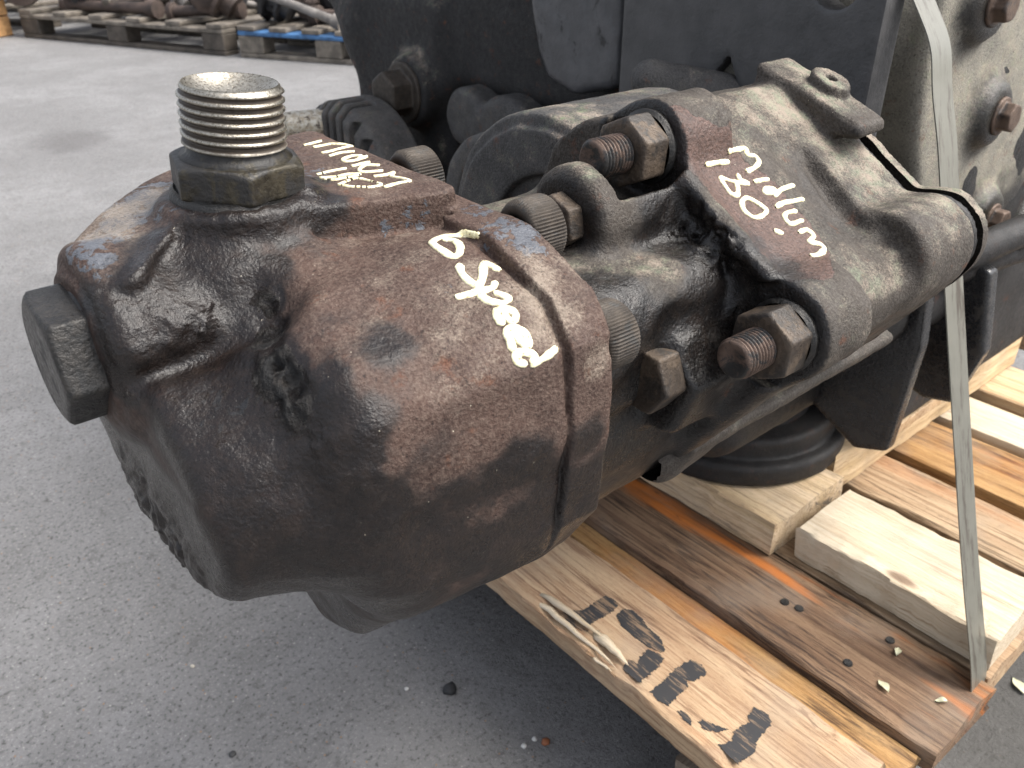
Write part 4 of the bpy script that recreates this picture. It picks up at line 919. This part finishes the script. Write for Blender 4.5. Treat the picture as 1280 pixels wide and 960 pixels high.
# ================================================================== HANDWRITING IN PAINT MARKER (strokes snapped to the castings)
TEXT = {
 'speed': [[(0.1794, 0.2319, 0.5929), (0.1789, 0.2392, 0.5913), (0.1727, 0.2425, 0.591), (0.1674, 0.2417, 0.5909), (0.1654, 0.2398, 0.5907), (0.1647, 0.2336, 0.5903), (0.1657, 0.2285, 0.5892), (0.1685, 0.2285, 0.5894), (0.1716, 0.232, 0.5906), (0.1728, 0.2369, 0.5909), (0.1711, 0.2393, 0.591)], [(0.1645, 0.2228, 0.5873), (0.1631, 0.2197, 0.5861), (0.1629, 0.2151, 0.5847), (0.1637, 0.2112, 0.5839)], [(0.1754, 0.2156, 0.5859), (0.1741, 0.2195, 0.5871), (0.1724, 0.2195, 0.5871), (0.1683, 0.2148, 0.5854), (0.1642, 0.2116, 0.584), (0.1623, 0.209, 0.5831)], [(0.1692, 0.2095, 0.5839), (0.1672, 0.2083, 0.5835), (0.1625, 0.2093, 0.5833), (0.155, 0.2109, 0.5829)], [(0.1615, 0.2072, 0.5825), (0.1623, 0.2032, 0.5816), (0.1654, 0.2003, 0.5812), (0.1686, 0.2012, 0.5816), (0.1669, 0.205, 0.5826)], [(0.16, 0.195, 0.5779), (0.1598, 0.1964, 0.5791), (0.161, 0.1984, 0.5803), (0.1644, 0.1975, 0.5802), (0.1663, 0.1955, 0.5791), (0.1652, 0.1939, 0.5777), (0.1632, 0.194, 0.5774), (0.1627, 0.1958, 0.5789)], [(0.1599, 0.1892, 0.5706), (0.1603, 0.1909, 0.5729), (0.1601, 0.1921, 0.5745), (0.1614, 0.1926, 0.5755), (0.1644, 0.1918, 0.5748), (0.1665, 0.1902, 0.5729), (0.166, 0.1881, 0.5703), (0.164, 0.1893, 0.5714), (0.1628, 0.1915, 0.5741)], [(0.1611, 0.1851, 0.5661), (0.1596, 0.1861, 0.567), (0.1605, 0.1876, 0.5688), (0.163, 0.1873, 0.5688), (0.1656, 0.1859, 0.5677), (0.166, 0.1847, 0.5663), (0.1644, 0.1843, 0.5653), (0.1696, 0.184, 0.5657), (0.1745, 0.1845, 0.5668)]],
 'mid1': [[(0.1766, 0.3519, 0.6021), (0.1843, 0.3525, 0.6024)], [(0.185, 0.3458, 0.6022), (0.1784, 0.3466, 0.602)], [(0.1866, 0.345, 0.6023), (0.1897, 0.3415, 0.6023), (0.1909, 0.3361, 0.6023)], [(0.1909, 0.3361, 0.6023), (0.1824, 0.3351, 0.6024), (0.1757, 0.3345, 0.6023)], [(0.1858, 0.3268, 0.6026), (0.1808, 0.3289, 0.6025), (0.1754, 0.3276, 0.6025)], [(0.1855, 0.3202, 0.6023), (0.1825, 0.3217, 0.6024), (0.1771, 0.3196, 0.6025), (0.1763, 0.3163, 0.6023), (0.1808, 0.3157, 0.6021), (0.1854, 0.3185, 0.6021)], [(0.1869, 0.3178, 0.6021), (0.1808, 0.3157, 0.6021)], [(0.1834, 0.3104, 0.6019), (0.1752, 0.3089, 0.6022)], [(0.1842, 0.304, 0.6019), (0.1803, 0.307, 0.6019), (0.1753, 0.3039, 0.602), (0.1738, 0.3, 0.6019), (0.1768, 0.2976, 0.6019), (0.1809, 0.2966, 0.6018)], [(0.1754, 0.2921, 0.6016), (0.1802, 0.2912, 0.6015), (0.1844, 0.2928, 0.6014), (0.1806, 0.2884, 0.6014), (0.1815, 0.2829, 0.6017), (0.181, 0.2758, 0.6022), (0.1764, 0.2774, 0.6019), (0.1705, 0.2771, 0.6018)]],
 'mid1b': [[(0.1702, 0.3067, 0.6024), (0.1637, 0.3066, 0.6026), (0.1578, 0.3066, 0.6025)], [(0.1565, 0.3019, 0.6024), (0.1621, 0.3, 0.6021), (0.1676, 0.3001, 0.6021), (0.1716, 0.2976, 0.6019), (0.1673, 0.2965, 0.6019), (0.1634, 0.2968, 0.602), (0.1592, 0.2973, 0.602), (0.1566, 0.3012, 0.6023)], [(0.1576, 0.2899, 0.6021), (0.1633, 0.2928, 0.6019), (0.168, 0.2931, 0.6018), (0.1701, 0.2861, 0.6017), (0.1704, 0.2802, 0.6018), (0.1654, 0.2809, 0.6017), (0.1603, 0.2849, 0.6019), (0.1576, 0.2895, 0.6021)]],
 'mid2': [[(0.3309, 0.2362, 0.5965), (0.3441, 0.2398, 0.5947), (0.3477, 0.239, 0.594), (0.3457, 0.2364, 0.5923), (0.3496, 0.2349, 0.5913), (0.3486, 0.2316, 0.5893), (0.3433, 0.2298, 0.5881), (0.3371, 0.2293, 0.5875)], [(0.3363, 0.2237, 0.5841), (0.3438, 0.2227, 0.5839)], [(0.342, 0.2176, 0.581), (0.3384, 0.2188, 0.5814), (0.3356, 0.2176, 0.5804), (0.3386, 0.2162, 0.5799), (0.3429, 0.2163, 0.5804), (0.3395, 0.2144, 0.579), (0.3466, 0.2159, 0.5801), (0.3566, 0.2165, 0.5799)], [(0.3352, 0.2098, 0.5759), (0.3417, 0.2104, 0.5762), (0.3541, 0.2089, 0.5756)], [(0.3441, 0.2057, 0.5728), (0.338, 0.2059, 0.5733), (0.3347, 0.2045, 0.5722), (0.3355, 0.2015, 0.5698), (0.3429, 0.2008, 0.5699)], [(0.3369, 0.197, 0.5669), (0.3411, 0.1963, 0.5671), (0.3422, 0.1931, 0.5649), (0.337, 0.1916, 0.5637), (0.3422, 0.1891, 0.5621), (0.3417, 0.1865, 0.5605), (0.3339, 0.1842, 0.5607), (0.3294, 0.1848, 0.5612)], [(0.3235, 0.2009, 0.5693), (0.3256, 0.1997, 0.5685)], [(0.3132, 0.2348, 0.5937), (0.3199, 0.2348, 0.5934), (0.3279, 0.2345, 0.5924)], [(0.3292, 0.2285, 0.587), (0.3287, 0.2265, 0.5856), (0.331, 0.2239, 0.5841), (0.3231, 0.2272, 0.586), (0.318, 0.2295, 0.5878), (0.3162, 0.226, 0.5857), (0.316, 0.2219, 0.583), (0.3188, 0.2205, 0.5821), (0.3235, 0.2242, 0.5841), (0.3244, 0.2266, 0.5855)], [(0.3249, 0.2157, 0.5794), (0.3226, 0.2178, 0.5806), (0.3184, 0.2171, 0.5801), (0.3154, 0.2139, 0.5778), (0.3168, 0.2098, 0.5752), (0.3214, 0.2087, 0.5745), (0.3274, 0.2097, 0.5754), (0.3273, 0.212, 0.577), (0.3249, 0.2157, 0.5794)]],
}

PTO_BVH = BVHTree.FromPolygons([tuple(v.co) for v in pto.data.vertices], [tuple(p.vertices) for p in pto.data.polygons])
def write(name, strokes, wd, bvh, parent, mat, seed=0, gap=0.):
    r = np.random.RandomState(seed); V = []; F = []
    for si, st in enumerate(strokes):
        P = [Vector(p) for p in st]; pts = []
        n = len(P)
        for i in range(n-1):
            p = [P[max(0, min(n-1, i+k))] for k in (-1, 0, 1, 2)]; L_ = max(2, int((P[i+1]-P[i]).length/.0006))
            for u_ in range(L_):
                u = u_/L_
                pts.append(.5*((2*p[1])+(-p[0]+p[2])*u+(2*p[0]-5*p[1]+4*p[2]-p[3])*u*u+(-p[0]+3*p[1]-3*p[2]+p[3])*u**3))
        pts.append(P[-1])
        ph = r.rand()*9; ha = wd/2; rows = []
        w_s = np.convolve(r.randn(len(pts)+8), np.ones(5)/5, 'same')[4:4+len(pts)]
        m = len(pts)
        def ringat(c, tg, wv, lift):
            q, nn, _, _ = bvh.find_nearest(c); sx = tg.cross(nn).normalized(); b = len(V)
            for a, hgt in ((-1, -.0003), (-.92, .0004), (-.5, .0006), (0, .0007), (.5, .0006), (.92, .0004), (1, -.0003)):
                pt = c+sx*a*wv; q2, n2, _, _ = bvh.find_nearest(pt); V.append(tuple(q2+n2*(hgt*lift)))
            return b
        tg0 = (pts[min(2, m-1)]-pts[0]).normalized(); tg1 = (pts[-1]-pts[max(0, m-3)]).normalized()
        for k, f in ((-.95, .25), (-.8, .62), (-.45, .9)): rows.append(ringat(pts[0]+tg0*ha*k, tg0, ha*f, 1))
        for i, c in enumerate(pts):
            tg = (pts[min(i+1, m-1)]-pts[max(0, i-1)])
            if tg.length < 1e-7: continue
            rows.append(ringat(c, tg.normalized(), ha*(1+.22*w_s[i]+.10*math.sin(i*.35+ph)), 1))
        for k, f in ((.45, .9), (.8, .62), (.95, .25)): rows.append(ringat(pts[-1]+tg1*ha*k, tg1, ha*f, 1))
        for a, b in zip(rows[:-1], rows[1:]):
            if gap and r.rand() < gap: continue
            for j in range(6): F.append((a+j, a+j+1, b+j+1, b+j))
    return mobj(name, V, F, mat, parent, True)
write('handwriting', TEXT['speed'], .0031, PUMP_BVH, pump, M_MARK, 1)
write('handwriting', TEXT['mid1'], .0019, PUMP_BVH, pump, M_MARK, 2)
write('handwriting', TEXT['mid1b'], .0014, PUMP_BVH, pump, M_MARK, 3, .15)
write('handwriting', TEXT['mid2'], .0026, PTO_BVH, pto, M_MARK, 4)

# ================================================================== STRAP
M_STR = NB('galvanised_grey_strap'); M_STR = M_STR.out(M_STR.mix(M_STR.ss(M_STR.noise(140, 6, .75, M_STR.mp((1, .15, .15))), .50, .66), M_STR.mix(M_STR.noise(60, 3), (.15, .148, .125), (.215, .21, .178)), (.085, .072, .058)), .36, .4, M_STR.bump(M_STR.noise(300, 2, vec=M_STR.mp((1, .1, .1))), .0002, .5))
path = [(.597, .1235, .120), (.597, .1215, .150), (.598, .160, .262), (.595, .224, .465), (.596, .249, .545), (.5935, .262, .585), (.593, .270, .612), (.592, .282, .632), (.592, .306, .662), (.594, .36, .725), (.60, .40, .77)]
def strap(path, w_, t_, n=60):
    P = [Vector(p) for p in path]; Vs = []; F = []
    def cr(i, u):
        p = [P[max(0, min(len(P)-1, i+k))] for k in (-1, 0, 1, 2)]
        return .5*((2*p[1])+(-p[0]+p[2])*u+(2*p[0]-5*p[1]+4*p[2]-p[3])*u*u+(-p[0]+3*p[1]-3*p[2]+p[3])*u**3)
    pts = [cr(i, u/8) for i in range(len(P)-1) for u in range(8)]+[P[-1]]
    for i, p in enumerate(pts):
        tg = (pts[min(i+1, len(pts)-1)]-pts[max(0, i-1)]).normalized(); sx = Vector((1, 0, 0)); sx = (sx-tg*sx.dot(tg)).normalized(); nn = tg.cross(sx)
        for a, b in ((-1, -1), (1, -1), (1, 1), (-1, 1)): Vs.append(tuple(p+sx*a*w_/2+nn*b*t_/2))
    for i in range(len(pts)-1):
        for j in range(4): F.append((i*4+j, i*4+(j+1) % 4, i*4+4+(j+1) % 4, i*4+4+j))
    F.append((3, 2, 1, 0)); e = (len(pts)-1)*4; F.append((e, e+1, e+2, e+3))
    o = mobj('packing_strap', Vs, F, M_STR, None, True); o.data.set_sharp_from_angle(angle=R(40)); return o
tag(strap(path, .0265, .0009), 'flat grey packing strap pulled tight from pallet up over the gearbox', 'strap')

# ================================================================== BACKGROUND PALLETS AND SCRAP
def bgmat(name, c, rough=.7): 
    b = NB(name); return b.out(b.mix(b.ss(b.noise(14, 5, .65), .35, .65), c, tuple(k*.45 for k in c)), rough, 0, b.bump(b.noise(60, 4), .004, .6))
B_GREY = bgmat('grey_weathered_wood', (.19, .165, .135)); B_DARK = bgmat('dark_wet_wood', (.09, .075, .06)); B_BLUE = bgmat('blue_painted_wood', (.07, .19, .40))
B_ORG = bgmat('orange_plywood', (.52, .29, .12)); B_RUST = bgmat('rusty_scrap', (.075, .052, .042)); B_STEEL = bgmat('dull_scrap_steel', (.24, .22, .20), .5); B_BLACK = bgmat('black_scrap', (.02, .02, .022), .5)
d0 = Vector((.405, -.914, 0)); n0 = Vector((-.914, -.405, 0))     # along the row, and towards the camera
def frame(P, ang=0):
    e = Matrix.Rotation(ang, 3, 'Z'); a = e @ d0; b = e @ (-n0)
    return Matrix(((a.x, b.x, 0, P[0]), (a.y, b.y, 0, P[1]), (0, 0, 1, 0), (0, 0, 0, 1)))
def bg_pallet(P, L, W, label, m_top, m_leg, ang=0, h=.145, nb=6, topm=None):
    r = thing('scrap_pallet', label, 'pallet', (P[0], P[1], 0), 'pallets of scrap across the yard'); M = frame(P, ang)
    def part(name, lo, hi, mt):
        bm = bmesh.new(); bx(bm, lo, hi, .004, M, 1); return bm_obj(name, bm, mt, r)
    for k in range(3):
        y = k*(W-.1)/2; part('runner', (0, y, 0), (L, y+.1, .022), m_leg)
        for j in range(3): part('block', (j*(L-.14)/2, y, .023), (j*(L-.14)/2+.14, y+.1, .100), m_leg)
        part('stretcher_board', (0, y, .101), (L, y+.1, .122), m_top)
    for k in range(nb):
        x = k*(L-.1)/(nb-1); part('deck_board', (x, 0, .123), (x+.1, W, h), topm or m_top)
    return r, M
A = (1.19, 5.62)
r1, M1 = bg_pallet((1.20, 5.62), 1.45, 1.0, 'long grey pallet loaded with metal scrap at the far edge of the yard', B_GREY, B_DARK)
r2, M2 = bg_pallet((1.83, 4.22), 1.0, .9, 'blue edged pallet loaded with axle scrap, half hidden behind the gearbox', B_BLUE, B_GREY, .09, topm=B_GREY)
r3, M3 = bg_pallet((2.25, 3.30), 1.0, .9, 'third pallet of scrap just behind the gearbox end', B_GREY, B_DARK, .1)
def crate(P, s, label):
    r = thing('plywood_box', label, 'box', (P[0], P[1], 0)); M = frame(P)
    for i in range(3):
        bm = bmesh.new(); bx(bm, (0, 0, .0+i*s*.32), (s, s*.8, s*.31+i*s*.32), .006, M, 1); bm_obj('side_board', bm, B_ORG, r)
crate((.80, 5.93), .33, 'orange plywood box on the ground at the left end of the scrap pallets')
def tube(name, pts, rad, mat, n=10, parent=None):
    P = [Vector(p) for p in pts]; Vs = []; F = []
    for i, p in enumerate(P):
        tg = (P[min(i+1, len(P)-1)]-P[max(0, i-1)]).normalized(); u = tg.orthogonal().normalized(); v = tg.cross(u); rr = rad[i] if isinstance(rad, (list, tuple)) else rad
        for k in range(n): a = 2*math.pi*k/n; Vs.append(tuple(p+u*rr*math.cos(a)+v*rr*math.sin(a)))
    for i in range(len(P)-1):
        for k in range(n): F.append((i*n+k, i*n+(k+1) % n, (i+1)*n+(k+1) % n, (i+1)*n+k))
    F.append(tuple(range(n))[::-1]); F.append(tuple((len(P)-1)*n+k for k in range(n)))
    o = mobj(name, Vs, F, mat, parent, True); o.data.set_sharp_from_angle(angle=R(50)); return o
rs = np.random.RandomState(3)
def on(M, x, y, z): return tuple(M @ Vector((x, y, z)))
G_S = 'scrap metal lying on the far pallets'
SCR = [
 (M1, (.20, .15), (.95, .10), .165, .18, .030, B_RUST, 'rusty shaft lying along the left half of the long grey pallet'),
 (M1, (.75, .05), (1.30, .55), .30, .16, .020, B_STEEL, 'thin steel rod leaning down over the front of the long grey pallet'),
 (M1, (.10, .40), (1.25, .38), .22, .24, .045, B_BLACK, 'thick black axle tube on the long grey pallet'),
 (M1, (.55, .12), (1.05, .30), .20, .23, .022, B_GREY, 'pale bar across the middle of the long grey pallet'),
 (M1, (1.0, .12), (1.42, .20), .17, .19, .028, B_RUST, 'short rusty shaft at the right end of the long grey pallet'),
 (M2, (.05, .10), (.55, .06), .30, .17, .022, B_STEEL, 'pale steel arm sloping down onto the blue edged pallet'),
 (M2, (.30, .20), (.95, .15), .18, .20, .03, B_RUST, 'rusty axle shaft lying on the blue edged pallet'),
 (M2, (.10, .35), (.90, .40), .24, .26, .045, B_BLACK, 'black tube at the back of the blue edged pallet'),
]
for (M, a, b, za, zb, r_, mt, lab) in SCR:
    p, q = Vector((a[0], a[1], za)), Vector((b[0], b[1], zb))
    pts = [p, p.lerp(q, .02), p.lerp(q, .08), p.lerp(q, .09), p.lerp(q, .5), p.lerp(q, .9), p.lerp(q, .91), q]
    rad = [r_*1.3, r_*1.6, r_*1.6, r_, r_*.9, r_, r_*1.5, r_*1.5]
    o = tube('scrap_shaft', [tuple(M @ k) for k in pts], rad, mt); tag(o, lab, 'scrap shaft', G_S)
LUMP = [(M1, .16, .30, .10, B_BLACK, 'black casting lump at the left end of the long grey pallet'), (M1, .42, .55, .13, B_RUST, 'rusty hub behind the shafts on the long grey pallet'), (M1, .85, .60, .14, B_BLACK, 'round black casting at the back of the long grey pallet'),
        (M1, 1.18, .35, .085, B_RUST, 'brown hub near the right end of the long grey pallet'), (M2, .18, .42, .09, B_RUST, 'rusty hub on the left of the blue edged pallet'), (M2, .50, .40, .075, B_STEEL, 'pale hub in the middle of the blue edged pallet'), (M2, .75, .45, .10, B_RUST, 'brown casting near the gearbox end of the blue edged pallet'), (M1, 1.30, .7, .12, B_BLACK, 'black drum at the far right corner of the long grey pallet')]
for i, (M, x, y, s, mt, lab) in enumerate(LUMP):
    c = M @ Vector((x, y, .146+s*.55))
    prof = [(-s*.55, s*.5), (-s*.5, s*.62), (-s*.2, s*.62), (-s*.18, s*.9), (s*.05, s*.9), (s*.08, s*.5), (s*.5, s*.45), (s*.55, s*.3)]
    VF = lathe_x(prof, 20); ax_ = Vector((rs.randn(), rs.randn(), .5 if i % 2 else 3)).normalized()
    if i % 2 == 0: c.z = .146+s*.56
    else: c.z = .146+s*.95
    o = place('scrap_hub', VF, along(c, ax_), mt, None); o.data.set_sharp_from_angle(angle=R(35)); tag(o, lab, 'scrap hub', G_S)
# crowded small castings heaped on both pallets (each a thing)
heap = np.random.RandomState(21); kinds = ('hub', 'flange', 'housing', 'yoke'); tone = ((B_BLACK, 'black'), (B_RUST, 'rusty'), (B_RUST, 'brown'), (B_STEEL, 'dull steel'))
ordn = ('first', 'second', 'third', 'fourth', 'fifth', 'sixth', 'seventh', 'eighth', 'ninth', 'tenth', 'eleventh', 'twelfth', 'thirteenth', 'fourteenth')
for (M, n_, L_, nm, big) in ((M1, 14, 1.40, 'long grey pallet', 0), (M2, 9, .95, 'blue edged pallet', 0), (M1, 12, 1.42, 'long grey pallet', 1), (M2, 8, .95, 'blue edged pallet', 1)):
    for k in range(n_):
        mt, tn = tone[heap.randint(4)]; s = (.085 if big else .055)+.035*heap.rand(); x = .06+(L_-.12)*k/(n_-1); y = (.62 if big else .10)+.3*heap.rand()
        prof = [(-s, s*.3), (-s*.9, s*.75), (-s*.3, s*.8), (-s*.25, s*1.25), (0, s*1.25), (s*.05, s*.6), (s*.9, s*.5), (s, s*.3)]
        ax_ = Vector((heap.randn(), heap.randn(), heap.rand()*.8)).normalized()
        o = place('scrap_casting', lathe_x(prof, 12 if k % 2 else 7), along(M @ Vector((x, y, .147+s*1.2)), ax_), mt, None); o.data.set_sharp_from_angle(angle=R(35))
        tag(o, tn+' casting, '+ordn[k]+' from the left in the '+('rear' if big else 'front')+' row on the '+nm, 'scrap casting', G_S)
# dark wall of stacked scrap pallets behind
for i, (x, y, L_, lab) in enumerate([(1.60, 6.25, 1.5, 'grey pallet of scrap standing behind the long grey pallet'), (.55, 6.75, 1.1, 'grey pallet of scrap behind the orange box at the far left'), (2.35, 4.75, 1.4, 'grey pallet standing behind the blue edged pallet')]):
    r_, M_ = bg_pallet((x, y), L_, 1.0, lab, B_GREY, B_DARK)
    for k in range(5):
        s = .12; c = M_ @ Vector((.15+k*.28, .2+.2*(k % 2), .146+s*.95)); VF = lathe_x([(-s*.6, s*.5), (-s*.5, s*.9), (s*.1, s*.9), (s*.2, s*.5), (s*.7, s*.4)], 18)
        o = place('scrap_hub', VF, along(c, (rs.randn(), rs.randn(), .4)), (B_BLACK, B_RUST, B_STEEL)[k % 3], None); o.data.set_sharp_from_angle(angle=R(35))
        tag(o, ('black', 'rusty', 'pale steel')[k % 3]+' hub, '+('first', 'second', 'third', 'fourth', 'fifth')[k]+' from the left on the grey pallet behind the '+('long grey pallet', 'orange box', 'blue edged pallet')[i], 'scrap hub', G_S)
# pebbles on the yard
def pebble(x, y, s, col, label, seed):
    bm = bmesh.new(); bmesh.ops.create_icosphere(bm, subdivisions=2, radius=s); r = random.Random(seed)
    for v in bm.verts: v.co *= .8+.4*r.random(); v.co.z = v.co.z*.6+s*.35
    bmesh.ops.translate(bm, verts=bm.verts[:], vec=(x, y, 0))
    b = NB('pebble_stone'); o = bm_obj('pebble', bm, b.out(b.mix(b.noise(300), col, tuple(c*.6 for c in col)), .7), None, True); tag(o, label, 'pebble')
for (x, y, s, c, lb) in [(.3337, .4925, .0075, (.02, .02, .022), 'small black pebble on the concrete below the pump, left of the stencilled board'), (.3668, .3848, .0042, (.26, .09, .035), 'tiny orange brown pebble on the concrete beside the pallet edge'),
    (.3611, .3942, .0026, (.55, .54, .52), 'right one of two tiny white pebbles on the concrete beside the pallet edge'), (.3483, .3947, .0028, (.55, .54, .52), 'left one of two tiny white pebbles on the concrete beside the pallet edge'), (.3015, .5223, .0022, (.6, .59, .57), 'tiny pale chip on the concrete close below the black pebble'), (.1342, .5643, .0034, (.05, .05, .05), 'small dark grit lump on the concrete at the bottom left'), (.1473, .6905, .0024, (.55, .5, .42), 'tiny cream chip on the concrete at the left below the pump')]:
    pebble(x, y, s, c, lb, int(x*1e4))
